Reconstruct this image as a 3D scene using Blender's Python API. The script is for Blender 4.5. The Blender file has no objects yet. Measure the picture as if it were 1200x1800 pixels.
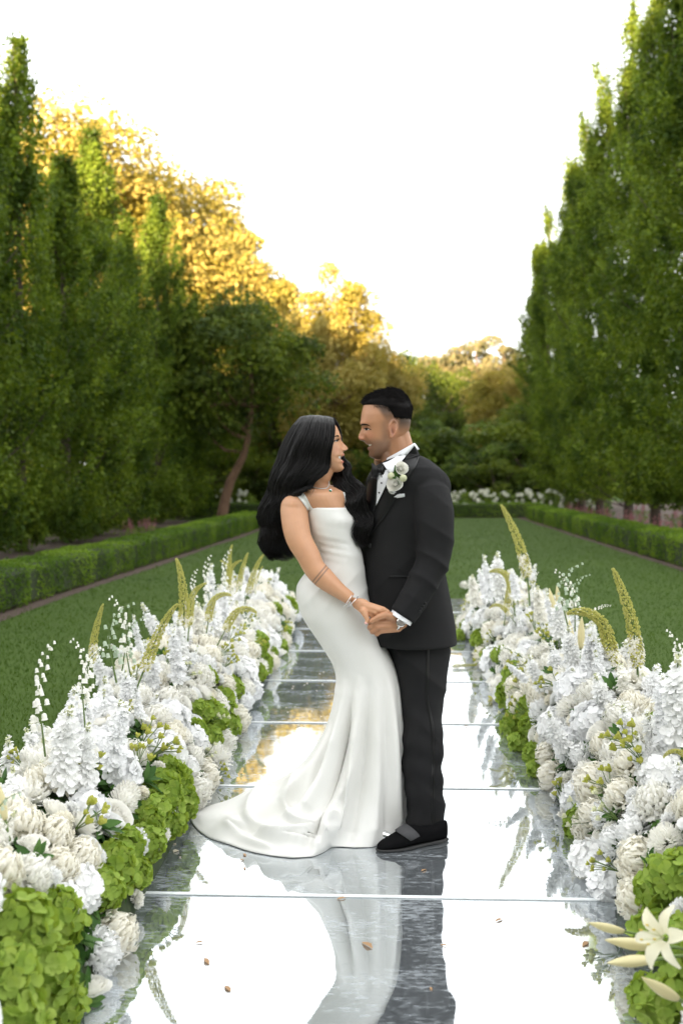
import bpy, math, random
import numpy as np
from mathutils import Vector, Matrix, Euler

# ------------------------------------------------------------------ camera, sky, sun, exposure
S = bpy.context.scene
COL = S.collection
FPX, HCAM = 1780.0, 1.46
PITCH, YAW = math.atan(62/1780), math.atan(65/1780)
cam_d = bpy.data.cameras.new('camera'); cam = bpy.data.objects.new('camera', cam_d); COL.objects.link(cam)
cam.location = (0, 0, HCAM); cam.rotation_euler = (math.pi/2 - PITCH, 0, YAW)
cam_d.sensor_fit = 'VERTICAL'; cam_d.sensor_height = 36; cam_d.sensor_width = 24; cam_d.lens = 35.6
cam_d.clip_start = 0.05; cam_d.clip_end = 600
cam_d.dof.use_dof = True; cam_d.dof.focus_distance = 4.0; cam_d.dof.aperture_fstop = 2.4
S.camera = cam
SUN_EL = math.radians(5.5)
SUN_DIR = Vector((-.22, -.975, math.tan(SUN_EL))).normalized()      # towards the sun
SUN_ROT = math.atan2(SUN_DIR.x, SUN_DIR.y)
w = bpy.data.worlds.new('World'); S.world = w; w.use_nodes = True
nt = w.node_tree; nt.nodes.clear()
sky = nt.nodes.new('ShaderNodeTexSky'); sky.sky_type = 'NISHITA'; sky.sun_disc = False
sky.sun_elevation = SUN_EL; sky.sun_rotation = SUN_ROT; sky.air_density = 1.0; sky.dust_density = 3.0; sky.ozone_density = 1.0
hs = nt.nodes.new('ShaderNodeHueSaturation'); hs.inputs['Saturation'].default_value = .16
bg = nt.nodes.new('ShaderNodeBackground'); bg.inputs['Strength'].default_value = .15
wo = nt.nodes.new('ShaderNodeOutputWorld')
nt.links.new(sky.outputs[0], hs.inputs['Color']); veil = nt.nodes.new('ShaderNodeMix'); veil.data_type = 'RGBA'; veil.inputs['Factor'].default_value = .8        # thin even cloud over the clear sky
veil.inputs['B'].default_value = (1.12, 1.13, 1.13, 1); nt.links.new(hs.outputs[0], veil.inputs['A']); nt.links.new(veil.outputs['Result'], bg.inputs[0]); nt.links.new(bg.outputs[0], wo.inputs[0])
sun_d = bpy.data.lights.new('sun', 'SUN'); sun = bpy.data.objects.new('sun', sun_d); COL.objects.link(sun)
sun_d.energy = 2.7; sun_d.angle = math.radians(.6); sun_d.color = (1, .69, .40)
sun.location = (0, 0, 30); sun.rotation_euler = SUN_DIR.to_track_quat('Z', 'Y').to_euler()
S.view_settings.view_transform = 'Standard'; S.view_settings.look = 'None'
S.view_settings.exposure = 3.78; S.view_settings.gamma = 1; S.view_settings.use_curve_mapping = False
S.render.engine = 'CYCLES'
S.cycles.use_denoising = True; S.cycles.max_bounces = 10; S.cycles.transparent_max_bounces = 8
S.cycles.diffuse_bounces = 4; S.cycles.glossy_bounces = 4
S.cycles.sample_clamp_indirect = 8; S.cycles.caustics_reflective = True; S.cycles.blur_glossy = .5

rng = np.random.default_rng(7); random.seed(7)

# ------------------------------------------------------------------ helpers
_f = np.array([-math.sin(YAW)*math.cos(PITCH), math.cos(YAW)*math.cos(PITCH), -math.sin(PITCH)])
_r = np.array([math.cos(YAW), math.sin(YAW), 0.0]); _u = np.cross(_r, _f); _c = np.array([0, 0, HCAM])
def ray(px, py): return _f + (px-600)/FPX*_r + (900-py)/FPX*_u
def W(px, py, Y):                      # surveyed point of the photograph at distance Y up the garden
    d = ray(px, py); return _c + d*(Y/d[1])
def G(px, py, z=0.0):                  # surveyed point on the ground
    d = ray(px, py); return _c + d*((z-HCAM)/d[2])

def sock(n, name): return n.inputs[name]
def new_mat(name):
    m = bpy.data.materials.new(name); m.use_nodes = True; m.node_tree.nodes.clear()
    return m, m.node_tree.nodes, m.node_tree.links
def mat(name, col, rough=.6, col2=None, scale=8, bump=0, bscale=60, metal=0, spec=.5, sheen=0, coat=0, detail=4, coord='Object', stretch=None):
    m, N, L = new_mat(name)
    o = N.new('ShaderNodeOutputMaterial'); p = N.new('ShaderNodeBsdfPrincipled'); L.new(p.outputs[0], o.inputs[0])
    p.inputs['Roughness'].default_value = rough; p.inputs['Metallic'].default_value = metal
    p.inputs['Specular IOR Level'].default_value = spec; p.inputs['Sheen Weight'].default_value = sheen
    p.inputs['Coat Weight'].default_value = coat
    tc = N.new('ShaderNodeTexCoord'); src = tc.outputs[coord]
    if stretch:
        mp = N.new('ShaderNodeMapping'); mp.inputs['Scale'].default_value = stretch; L.new(src, mp.inputs[0]); src = mp.outputs[0]
    if col2:
        n = N.new('ShaderNodeTexNoise'); n.inputs['Scale'].default_value = scale; n.inputs['Detail'].default_value = detail
        L.new(src, n.inputs['Vector'])
        r = N.new('ShaderNodeValToRGB'); r.color_ramp.elements[0].position = .35; r.color_ramp.elements[1].position = .65
        r.color_ramp.elements[0].color = (*col, 1); r.color_ramp.elements[1].color = (*col2, 1)
        L.new(n.outputs['Fac'], r.inputs[0]); L.new(r.outputs[0], p.inputs['Base Color'])
    else: p.inputs['Base Color'].default_value = (*col, 1)
    if bump:
        n2 = N.new('ShaderNodeTexNoise'); n2.inputs['Scale'].default_value = bscale; n2.inputs['Detail'].default_value = 5
        L.new(src, n2.inputs['Vector'])
        b = N.new('ShaderNodeBump'); b.inputs['Strength'].default_value = bump; b.inputs['Distance'].default_value = .01
        L.new(n2.outputs['Fac'], b.inputs['Height']); L.new(b.outputs[0], p.inputs['Normal'])
    return m
def leaf_mat(name, cols, trans=.35, rough=.5, tcol=None, nscale=None, ncol=None, spec=.15):
    """leaf or petal: colour differs leaf by leaf (and in drifts), some light passes through"""
    m, N, L = new_mat(name)
    o = N.new('ShaderNodeOutputMaterial'); p = N.new('ShaderNodeBsdfPrincipled')
    g = N.new('ShaderNodeNewGeometry'); r = N.new('ShaderNodeValToRGB'); el = r.color_ramp.elements
    el[0].color = (*cols[0], 1); el[1].color = (*cols[-1], 1)
    for i, c in enumerate(cols[1:-1]):
        e = el.new((i+1)/(len(cols)-1)); e.color = (*c, 1)
    L.new(g.outputs['Random Per Island'], r.inputs[0]); out = r.outputs[0]
    if ncol:
        tc = N.new('ShaderNodeTexCoord'); n = N.new('ShaderNodeTexNoise'); n.inputs['Scale'].default_value = nscale; n.inputs['Detail'].default_value = 2
        L.new(tc.outputs['Object'], n.inputs['Vector'])
        mr = N.new('ShaderNodeMapRange'); mr.inputs['From Min'].default_value = .42; mr.inputs['From Max'].default_value = .62
        L.new(n.outputs['Fac'], mr.inputs['Value'])
        mx = N.new('ShaderNodeMix'); mx.data_type = 'RGBA'; L.new(mr.outputs[0], mx.inputs['Factor'])
        L.new(out, mx.inputs['A']); mx.inputs['B'].default_value = (*ncol, 1); out = mx.outputs['Result']
    L.new(out, p.inputs['Base Color']); p.inputs['Roughness'].default_value = rough; p.inputs['Specular IOR Level'].default_value = spec
    t = N.new('ShaderNodeBsdfTranslucent')
    if tcol:
        mt = N.new('ShaderNodeMix'); mt.data_type = 'RGBA'; mt.blend_type = 'MULTIPLY'; mt.inputs['Factor'].default_value = 1
        L.new(out, mt.inputs['A']); mt.inputs['B'].default_value = (*tcol, 1); L.new(mt.outputs['Result'], t.inputs[0])
    else: L.new(out, t.inputs[0])
    ms = N.new('ShaderNodeMixShader'); ms.inputs[0].default_value = trans
    L.new(p.outputs[0], ms.inputs[1]); L.new(t.outputs[0], ms.inputs[2]); L.new(ms.outputs[0], o.inputs[0])
    return m

def make_mesh(name, V, F, mats=(), smooth=True, fmat=None, colors=None):
    """V (n,3); F list of index lists, or an (m,k) array"""
    me = bpy.data.meshes.new(name)
    V = np.asarray(V, dtype=np.float32)
    if isinstance(F, np.ndarray):
        m, k = F.shape
        me.vertices.add(len(V)); me.vertices.foreach_set('co', V.ravel())
        me.loops.add(m*k); me.loops.foreach_set('vertex_index', F.astype(np.int32).ravel())
        me.polygons.add(m); me.polygons.foreach_set('loop_start', np.arange(0, m*k, k, dtype=np.int32))
        me.update(calc_edges=True)
    else:
        me.from_pydata(V.tolist(), [], F); me.update()
    for mm in mats: me.materials.append(mm)
    if smooth: me.polygons.foreach_set('use_smooth', np.ones(len(me.polygons), bool))
    if fmat is not None: me.polygons.foreach_set('material_index', np.asarray(fmat, dtype=np.int32))
    if colors is not None:
        a = me.color_attributes.new('tint', 'FLOAT_COLOR', 'POINT')
        a.data.foreach_set('color', np.asarray(colors, dtype=np.float32).ravel())
    return me
class MB:
    """collects shapes with a material index each"""
    def __init__(s): s.v = []; s.f = []; s.m = []; s.n = 0
    def add(s, V, F, mi=0):
        V = np.asarray(V, float); s.v.append(V)
        for f in F: s.f.append([int(i)+s.n for i in f]); s.m.append(mi)
        s.n += len(V); return s
    def mesh(s, name, mats, smooth=True): return make_mesh(name, np.concatenate(s.v), s.f, mats, smooth, s.m)
    def arrays(s): return np.concatenate(s.v), s.f

def obj(name, me, parent=None, loc=None, rot=None, scale=None):
    o = bpy.data.objects.new(name, me); COL.objects.link(o)
    if parent is not None: o.parent = parent
    if loc is not None: o.location = loc
    if rot is not None: o.rotation_euler = rot
    if scale is not None: o.scale = scale
    return o
def tag(o, label=None, cat=None, group=None, kind=None):
    if label: o['label'] = label
    if cat: o['category'] = cat
    if group: o['group'] = group
    if kind: o['kind'] = kind
    return o
def empty(name, loc, label, cat, group=None, rz=0):
    o = bpy.data.objects.new(name, None); COL.objects.link(o); o.location = loc; o.rotation_euler = (0, 0, rz)
    o.empty_display_size = .2
    return tag(o, label, cat, group)
def box(x0, y0, z0, x1, y1, z1):
    V = [(x0,y0,z0),(x1,y0,z0),(x1,y1,z0),(x0,y1,z0),(x0,y0,z1),(x1,y0,z1),(x1,y1,z1),(x0,y1,z1)]
    return np.array(V, float), [(0,3,2,1),(4,5,6,7),(0,1,5,4),(1,2,6,5),(2,3,7,6),(3,0,4,7)]
def norm(a): a = np.asarray(a, float); return a/np.maximum(np.linalg.norm(a, axis=-1, keepdims=True), 1e-9)
def catmull(P, n):
    P = np.asarray(P, float); k = len(P); out = []
    Q = np.vstack([2*P[0]-P[1], P, 2*P[-1]-P[-2]])
    for t in np.linspace(0, k-1-1e-6, n):
        i = int(t); u = t-i; a, b, c, d = Q[i], Q[i+1], Q[i+2], Q[i+3]
        out.append(.5*((2*b)+(-a+c)*u+(2*a-5*b+4*c-d)*u*u+(-a+3*b-3*c+d)*u**3))
    return np.array(out)
def tube(P, R, seg=8, cap=True, flat=None):
    """tapered tube along P; closed caps"""
    P = np.asarray(P, float); n = len(P); R = np.broadcast_to(np.asarray(R, float), (n,))
    T = norm(np.gradient(P, axis=0)); ref = np.array([0, 0, 1.]) if abs(T[0][2]) < .9 else np.array([1., 0, 0])
    A = norm(np.cross(T[0], ref)); V = []; 
    for i in range(n):
        A = norm(A - T[i]*np.dot(A, T[i])); B = np.cross(T[i], A)
        for k in range(seg):
            a = 2*math.pi*k/seg; V.append(P[i] + R[i]*(math.cos(a)*A + math.sin(a)*B*(flat or 1)))
    F = [(i*seg+k, i*seg+(k+1) % seg, (i+1)*seg+(k+1) % seg, (i+1)*seg+k) for i in range(n-1) for k in range(seg)]
    if cap:
        F.append(tuple(range(seg-1, -1, -1))); F.append(tuple((n-1)*seg+k for k in range(seg)))
    return np.array(V), F
def rcap(a, b, ra, rb, seg=14, rings=5):
    """rounded tapered limb segment, closed"""
    a = np.asarray(a, float); b = np.asarray(b, float); t = norm(b-a); P = []; R = []
    for k in range(rings): 
        u = math.pi/2*k/rings + .12; P.append(a - t*ra*math.cos(u)); R.append(ra*math.sin(u))
    for k in range(4): s = k/3; P.append(a+(b-a)*s); R.append(ra+(rb-ra)*s)
    for k in range(rings-1, -1, -1): 
        u = math.pi/2*k/rings + .12; P.append(b + t*rb*math.cos(u)); R.append(rb*math.sin(u))
    return tube(P, R, seg)
def ellipsoid(c, r, rot=None, nu=20, nv=14):
    V = []; 
    for j in range(1, nv):
        th = math.pi*j/nv
        for i in range(nu):
            ph = 2*math.pi*i/nu; V.append((math.sin(th)*math.cos(ph), math.sin(th)*math.sin(ph), math.cos(th)))
    V.append((0,0,1)); V.append((0,0,-1)); V = np.array(V)*np.asarray(r)
    if rot is not None: V = V @ np.array(Euler(rot).to_matrix()).T
    F = [(j*nu+i, (j+1)*nu+i, (j+1)*nu+(i+1) % nu, j*nu+(i+1) % nu) for j in range(nv-2) for i in range(nu)]
    t = (nv-1)*nu
    F += [(t, i, (i+1) % nu) for i in range(nu)] + [(t+1, (nv-2)*nu+(i+1) % nu, (nv-2)*nu+i) for i in range(nu)]
    return V + np.asarray(c), F
def loft(rings, close=True):
    n = len(rings); k = len(rings[0]); V = np.concatenate(rings)
    F = [(i*k+j, i*k+(j+1) % k, (i+1)*k+(j+1) % k, (i+1)*k+j) for i in range(n-1) for j in range(k)]
    if close: F.append(tuple(range(k-1, -1, -1))); F.append(tuple((n-1)*k+j for j in range(k)))
    return V, F
def remesh(V, F, voxel, smooth=2, name='tmp', fac=.5):
    me = make_mesh(name, V, [list(map(int, f)) for f in F], (), False)
    o = bpy.data.objects.new('tmp', me); COL.objects.link(o)
    m = o.modifiers.new('r', 'REMESH'); m.mode = 'VOXEL'; m.voxel_size = voxel; m.adaptivity = 0
    if smooth: s = o.modifiers.new('s', 'SMOOTH'); s.iterations = smooth; s.factor = fac
    dg = bpy.context.evaluated_depsgraph_get(); dg.update()
    me2 = bpy.data.meshes.new_from_object(o.evaluated_get(dg)); n = len(me2.vertices)
    co = np.zeros(n*3, np.float32); me2.vertices.foreach_get('co', co)
    no = np.zeros(n*3, np.float32); me2.vertices.foreach_get('normal', no)
    k = len(me2.polygons); lt = np.zeros(k, np.int32); me2.polygons.foreach_get('loop_total', lt)
    vi = np.zeros(len(me2.loops), np.int32); me2.loops.foreach_get('vertex_index', vi)
    bpy.data.objects.remove(o); bpy.data.meshes.remove(me); bpy.data.meshes.remove(me2)
    if (lt == 4).all(): Fq = vi.reshape(-1, 4)
    else:
        Fq = []; p = 0
        for c in lt: Fq.append(vi[p:p+c].tolist()); p += c
    return co.reshape(-1, 3).astype(float), Fq, no.reshape(-1, 3).astype(float)
def vnoise(P, scale, seed=0):
    """cheap smooth noise in -1..1: summed rotated sines"""
    r = np.random.default_rng(seed); out = np.zeros(len(P))
    for k in range(7):
        d = norm(r.normal(size=3))*scale*r.uniform(.6, 1.6); out += np.sin(P @ d + r.uniform(0, 6.28))
    return out/3.2
def interp(x, pts): a = np.array(pts, float); return np.interp(x, a[:, 0], a[:, 1])
def quads(C, U, Vv, L, Wd, fold=.0, N=None):
    """leaf shaped quads: centre, length axis, width axis"""
    C = np.asarray(C); L = np.asarray(L).reshape(-1, 1)*.5; Wd = np.asarray(Wd).reshape(-1, 1)*.5
    lift = 0 if N is None else N*fold*Wd
    V = np.stack([C-U*L, C+Vv*Wd+lift-U*L*.15, C+U*L, C-Vv*Wd+lift-U*L*.15], 1).reshape(-1, 3)
    return V, np.arange(len(V)).reshape(-1, 4)
def scatter_leaves(C, Nrm, L, Wd, jitter=.6, up=0.0, g=None):
    g = g or rng; n = len(C)
    Nn = norm(Nrm + g.normal(size=(n, 3))*jitter + np.array([0, 0, up]))
    U = norm(np.cross(Nn, g.normal(size=(n, 3)))); Vv = np.cross(Nn, U)
    return quads(C, U, Vv, L, Wd, .35, Nn)
# ------------------------------------------------------------------ materials of the setting
M = {}
M['leaf_hornbeam'] = leaf_mat('hornbeam leaf', [(.075,.13,.014),(.12,.19,.02),(.17,.25,.03),(.24,.32,.045)], .47, .5, (1.1,1.0,.4), .9, (.045,.085,.010))
M['leaf_gold'] = leaf_mat('maple leaf', [(.25,.23,.06),(.36,.31,.09),(.46,.39,.13)], .42, .5, (1.1,.92,.45), .5, (.24,.22,.04))  # part of the sun's gold is put into the leaf colour itself
M['leaf_dark'] = leaf_mat('shade tree leaf', [(.08,.13,.016),(.13,.18,.022),(.17,.22,.03)], .45, .5, (1.1,1,.5), .7, (.05,.08,.02))
M['leaf_grey'] = leaf_mat('grey green conifer', [(.11,.12,.06),(.15,.15,.07),(.19,.16,.09)], .25, .6)
M['leaf_shrub'] = leaf_mat('shrub leaf', [(.12,.19,.025),(.17,.25,.035),(.22,.29,.05)], .45, .5, None, 1.5, (.06,.10,.03))
M['leaf_box'] = leaf_mat('box hedge leaf', [(.13,.23,.018),(.19,.31,.026),(.25,.36,.042)], .45, .5, None, .9, (.09,.17,.015))
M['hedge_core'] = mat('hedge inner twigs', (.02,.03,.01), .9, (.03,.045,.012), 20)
M['bark'] = mat('bark', (.10,.075,.055), .9, (.05,.038,.028), 9, .6, 30, stretch=(3,3,.5))
M['bark_warm'] = mat('reddish bark', (.22,.13,.08), .9, (.12,.07,.045), 7, .6, 30, stretch=(3,3,.5))
M['soil'] = mat('mulch soil', (.055,.035,.025), .95, (.09,.06,.045), 25, .8, 60)
M['pink'] = leaf_mat('astilbe bloom', [(.30,.12,.13),(.40,.18,.19),(.33,.15,.17)], .3, .7)
M['petal_far'] = leaf_mat('garden hydrangea bloom', [(.7,.72,.6),(.8,.8,.72)], .3, .6)

def grass_material():
    m, N, L = new_mat('lawn')
    o = N.new('ShaderNodeOutputMaterial'); p = N.new('ShaderNodeBsdfPrincipled'); L.new(p.outputs[0], o.inputs[0])
    tc = N.new('ShaderNodeTexCoord')
    def noi(s, d=4):
        n = N.new('ShaderNodeTexNoise'); n.inputs['Scale'].default_value = s; n.inputs['Detail'].default_value = d; L.new(tc.outputs['Object'], n.inputs['Vector']); return n
    a, b, c = noi(.5, 3), noi(9, 6), noi(70, 4)
    r = N.new('ShaderNodeValToRGB'); r.color_ramp.elements[0].position = .3; r.color_ramp.elements[1].position = .7
    r.color_ramp.elements[0].color = (.040,.078,.010,1); r.color_ramp.elements[1].color = (.066,.112,.016,1)
    mx = N.new('ShaderNodeMath'); mx.operation = 'ADD'; m2 = N.new('ShaderNodeMath'); m2.operation = 'MULTIPLY'; m2.inputs[1].default_value = .34
    L.new(a.outputs['Fac'], mx.inputs[0]); L.new(b.outputs['Fac'], mx.inputs[1])
    m3 = N.new('ShaderNodeMath'); m3.operation = 'ADD'; L.new(mx.outputs[0], m3.inputs[0]); L.new(c.outputs['Fac'], m3.inputs[1])
    L.new(m3.outputs[0], m2.inputs[0]); L.new(m2.outputs[0], r.inputs[0]); L.new(r.outputs[0], p.inputs['Base Color'])
    p.inputs['Roughness'].default_value = .8; p.inputs['Specular IOR Level'].default_value = .2
    bp = N.new('ShaderNodeBump'); bp.inputs['Distance'].default_value = .03; bp.inputs['Strength'].default_value = .8
    L.new(c.outputs['Fac'], bp.inputs['Height']); L.new(bp.outputs[0], p.inputs['Normal'])
    return m
M['lawn'] = grass_material()

# ------------------------------------------------------------------ ground
def sheet(name, pts, z, m, label=None, thick=None):
    V = [(x, y, z) for x, y in pts]
    o = obj(name, make_mesh(name, V, [list(range(len(V)))], [m], False)); o['kind'] = 'structure'
    if label: o['label'] = label
    return o
g = 36; xs = np.linspace(-260, 260, g); V = [(x, y, 0) for y in np.linspace(-120, 420, g) for x in xs]
F = [[j*g+i, j*g+i+1, (j+1)*g+i+1, (j+1)*g+i] for j in range(g-1) for i in range(g-1)]
lawn = obj('lawn', make_mesh('lawn', V, F, [M['lawn']], False)); tag(lawn, 'mown green lawn between the two clipped hedges', kind='structure')
def hxl(y): return np.interp(y, [0, 10.7, 28, 40], [-4.1, -4.0, -3.35, -3.0])     # face of left hedge
def hxr(y): return np.interp(y, [0, 16, 35, 50], [4.75, 4.85, 5.05, 5.1])
HEND_L, HEND_R, HCROSS = 29.0, 34.8, 36.2
ys = np.linspace(-4, 33.5, 16)
sheet('planting_bed', [(hxl(y)+.2+.04*math.sin(y*1.7), y) for y in ys] + [(-14, 33.5), (-14, -4)], .004, M['soil'])
ys2 = np.linspace(-4, 36, 16)
sheet('planting_bed', [(hxr(y)-.18-.04*math.sin(y*1.3), y) for y in ys2[::-1]] + [(16, -4), (16, 36)], .004, M['soil'])
sheet('planting_bed', [(-14, HCROSS-.15), (16, HCROSS-.15), (16, 60), (-14, 60)], .008, M['soil'])

# near grass blades: one mass nobody could count
def grass():
    n0 = 560000; C = np.c_[rng.uniform(-4.3, 5.2, n0), 2.4+rng.uniform(0, 1, n0)**1.0*32, np.zeros(n0)]
    keep = rng.random(n0) < np.minimum(1, (5.5/C[:, 1])**1.75) * .95; C = C[keep]
    C = C[(C[:, 0] > hxl(C[:, 1])+.15) & (C[:, 0] < hxr(C[:, 1])-.1) & (np.abs(C[:, 0]) > 1.23*(C[:, 1] < 10.72)) & (np.abs(C[:, 0]) < 1.0+C[:, 1]*.42)]
    n = len(C); s = np.clip((C[:, 1]/5.5)**.6, .8, 2.4)
    a = rng.uniform(0, 6.28, n); wv = np.c_[np.cos(a), np.sin(a), np.zeros(n)]*(.0028*s)[:, None]
    h = rng.uniform(.014, .028, n)*np.clip(s, .9, 1.2)
    tip = C + np.c_[rng.normal(0, .4, n)*h, rng.normal(0, .4, n)*h, h]
    V = np.stack([C-wv, C+wv, tip], 1).reshape(-1, 3)
    o = obj('grass', make_mesh('grass', V, np.arange(len(V)).reshape(-1, 3), [leaf_mat('grass blade', [(.055,.102,.013),(.068,.120,.016),(.085,.14,.02)], .35, .7, None, .8, (.048,.095,.012), .05)], False))
    tag(o, 'short mown grass of the lawn beside the mirrored aisle', 'grass', kind='stuff')
grass()

# ------------------------------------------------------------------ clipped box hedges
def hedge(path, width, height, leaf, dens, label, seed):
    """path of the lawn-side face; width goes away from it (sign)"""
    g = np.random.default_rng(seed); P = np.asarray(path, float); root = empty('box_hedge', (*P[0], 0), label, 'hedge')
    T = norm(np.gradient(P, axis=0)); Nn = np.c_[-T[:, 1], T[:, 0]]*np.sign(width); wd = abs(width)
    sec = [(0, .04), (0, height-.05), (.05, height), (wd-.05, height), (wd, height-.05), (wd, .04)]; rings = []
    for i in range(len(P)):
        rings.append(np.array([[*(P[i]+Nn[i]*(a*.94+.03*wd)), b*.95] for a, b in sec]))
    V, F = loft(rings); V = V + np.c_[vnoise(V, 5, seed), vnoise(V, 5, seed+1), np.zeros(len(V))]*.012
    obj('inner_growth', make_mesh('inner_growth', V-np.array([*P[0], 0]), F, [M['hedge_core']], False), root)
    seglen = np.r_[0, np.cumsum(np.linalg.norm(np.diff(P, axis=0), axis=1))]; Lh = seglen[-1]
    per = height*2+wd; n = int(Lh*per*dens); s = g.uniform(0, Lh, n); q = g.uniform(0, per, n)
    base = np.c_[np.interp(s, seglen, P[:, 0]), np.interp(s, seglen, P[:, 1])]
    nn = norm(np.c_[np.interp(s, seglen, Nn[:, 0]), np.interp(s, seglen, Nn[:, 1])])
    face = q < height; top = (q >= height) & (q < height+wd)
    a = np.where(face, 0, np.where(top, q-height, wd)); b = np.where(face, q, np.where(top, height, per-q))
    nx = np.where(face, -1, np.where(top, 0, 1)); nz = np.where(top, 1., 0)
    C = np.c_[base+nn*a[:, None], b]; Nr = np.c_[nn*nx[:, None], nz]
    lump = vnoise(C, 4.5, seed+3)*.022 + vnoise(C, 14, seed+4)*.012 + np.abs(np.sin(s*math.pi/.85+np.sin(s)*.6))**.35*.045-.03
    edge = np.minimum(np.abs(b-height)+np.where(top, np.minimum(a, wd-a), 0), .06)
    C = C + Nr*(lump - (.06-edge)*.45 + g.normal(0, .010, n))[:, None]
    C[:, 2] += np.where(face & (b < .08), g.uniform(0, .05, n), 0) 
    l = leaf*g.uniform(.7, 1.4, n); V, F = scatter_leaves(C, Nr, l, l*.6, .9, .4, g)
    o = obj('foliage', make_mesh('foliage', V-np.array([*P[0], 0]), F, [M['leaf_box']], False), root)
yy = np.linspace(5.5, HEND_L, 30); hedge([(hxl(y), y) for y in yy], .62, .44, .030, 1900, 'long low box hedge edging the left side of the lawn', 1)
yy = np.linspace(9, HEND_R, 30); hedge([(hxr(y), y) for y in yy], -.7, .46, .034, 1500, 'long low box hedge edging the right side of the lawn, under the tall hornbeams', 2)
xx = np.linspace(5.9, -9, 24); hedge([(x, HCROSS) for x in xx], -.7, .50, .05, 700, 'low box hedge closing the far end of the lawn in front of white hydrangeas', 3)
hedge([(-36, 16), (-33, 4), (-28, -8), (-20, -16), (-6, -19), (14, -19)], 1.6, 7.5, .22, 14, 'unseen tall hedge added behind the photographer to block the low sun', 4)  # added out of view: its solid core stops sun leaking onto the couple

# ------------------------------------------------------------------ trees
def hornbeam_mesh(H, R, z0, nspray, nleaf, leaf, seed, split=True, pw=2.1):
    g = np.random.default_rng(seed); lob = g.uniform(0, 6.28, 5)
    tops = [(0, 0, 1.0)] + ([(g.uniform(-.5, .5), g.uniform(-.5, .5), g.uniform(.86, .95)) for _ in range(3)] if split else [])
    cur = []; Cs = []; Ns = []
    for i in range(nspray):
        pl = g.uniform(.7, 1.25)
        tx, ty, th = tops[g.integers(len(tops))]; Hh = H*th
        z1 = z0 + (Hh-z0)*g.uniform(0, 1)**.92; az = g.uniform(0, 6.28)
        u = z1/Hh; env = R*max(.10, (1-u**pw))**.9*min(1, .72+.28*(z1-z0)/1.2)
        env *= 1+.16*math.sin(3*az+lob[0]+z1*.5)+.14*math.sin(z1*1.9+lob[1]+2*az)+.08*math.sin(z1*4.3+lob[2]+az)
        rr = env*(g.uniform(.5, 1.2) if g.random() < .8 else g.uniform(.2, .6))
        rise = min(z1-z0*.6, g.uniform(.9, 1.9)); d = np.array([math.cos(az), math.sin(az), 0])
        ax = np.array([tx*u*.8, ty*u*.8, 0])
        a = ax+d*.08*rr+np.array([0, 0, z1-rise]); b = ax+d*rr*.72+np.array([0, 0, z1-rise*.55]); c = ax+d*rr+np.array([0, 0, z1])
        nl = int(nleaf*g.uniform(.6, 1.4)); s = g.uniform(.3, 1.0, nl)**.8; s = s[:, None]
        P = (1-s)**2*a+2*s*(1-s)*b+s*s*c
        P = P + g.normal(size=(nl, 3))*np.array([.15, .15, .20])*pl*(1.25-.85*s)
        Cs.append(P); Ns.append(np.tile(d*.5+np.array([0, 0, .35]), (nl, 1)))
        if i % 9 == 0: cur.append((a, b, c))
    C = np.concatenate(Cs); Nn = np.concatenate(Ns); k = C[:, 2] > z0*.7; C, Nn = C[k], Nn[k]
    l = leaf*g.uniform(.65, 1.35, len(C)); V, F = scatter_leaves(C, Nn, l, l*.6, .75, .1, g)
    crown = make_mesh('crown', V, F, [M['leaf_hornbeam']], False)
    mb = MB(); mb.add(*tube([(0,0,-.1),(.02,0,z0),(0,.03,H*.3),(.03,0,H*.6),(0,0,H*.93)], [.16,.12,.10,.06,.015], 8))
    trunk = make_mesh('trunk', mb.v[0], mb.f, [M['bark']])
    lb = MB()
    for a, b, c in cur: lb.add(*tube([a, b*.5+a*.3+c*.2, c], [.022, .014, .005], 4, False))
    return crown, trunk, lb.mesh('limbs', [M['bark']])
HR = [hornbeam_mesh(15.2, 1.55, .95, 330, 165, .095, 11, True, 2.5), hornbeam_mesh(14.4, 1.45, .95, 330, 165, .095, 12, True, 2.3)]
HL = [hornbeam_mesh(9.6, 1.62, .22, 250, 200, .09, 21, False, 2.6), hornbeam_mesh(9.2, 1.5, .22, 235, 200, .09, 22, True, 2.2)]
def plant_tree(name, parts, loc, rz, sc, label, cat, group, tilt=(0, 0)):
    t = empty(name, loc, label, cat, group, rz); t.rotation_euler = (tilt[0], tilt[1], rz); t.scale = sc
    for n, me in zip(('crown', 'trunk', 'limbs'), parts):
        if me: obj(n, me, t)
    return t
ordn = ['nearest', 'second', 'third', 'fourth', 'fifth', 'sixth', 'seventh', 'eighth', 'ninth', 'tenth', 'eleventh', 'twelfth']
# right row: spacing about 3.2 m
for i, (y, hz, rz, hw) in enumerate([(17.4,1.02,0,1.1),(20.6,1.0,1.1,1.1),(23.8,1.05,2.3,1.08),(27.0,1.03,4.0,1.05),(30.3,1.015,5.1,1.0),(33.4,1.0,.6,1.0),(36.6,.955,2.9,1.0),(40.0,.93,1.9,.95),(43.6,.86,3.6,.95),(47.2,.78,.3,.95)]):
    plant_tree('hornbeam_tree', HR[i % 2], (7.3+.1*math.sin(i*2.1), y, 0), rz, (hw, hw, hz*(1 if i % 2 == 0 else 1.05)),
        f'tall columnar hornbeam with a bare trunk foot, {ordn[i]} from the front of the right row', 'tree', 'columnar hornbeams in two rows along the lawn')
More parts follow.
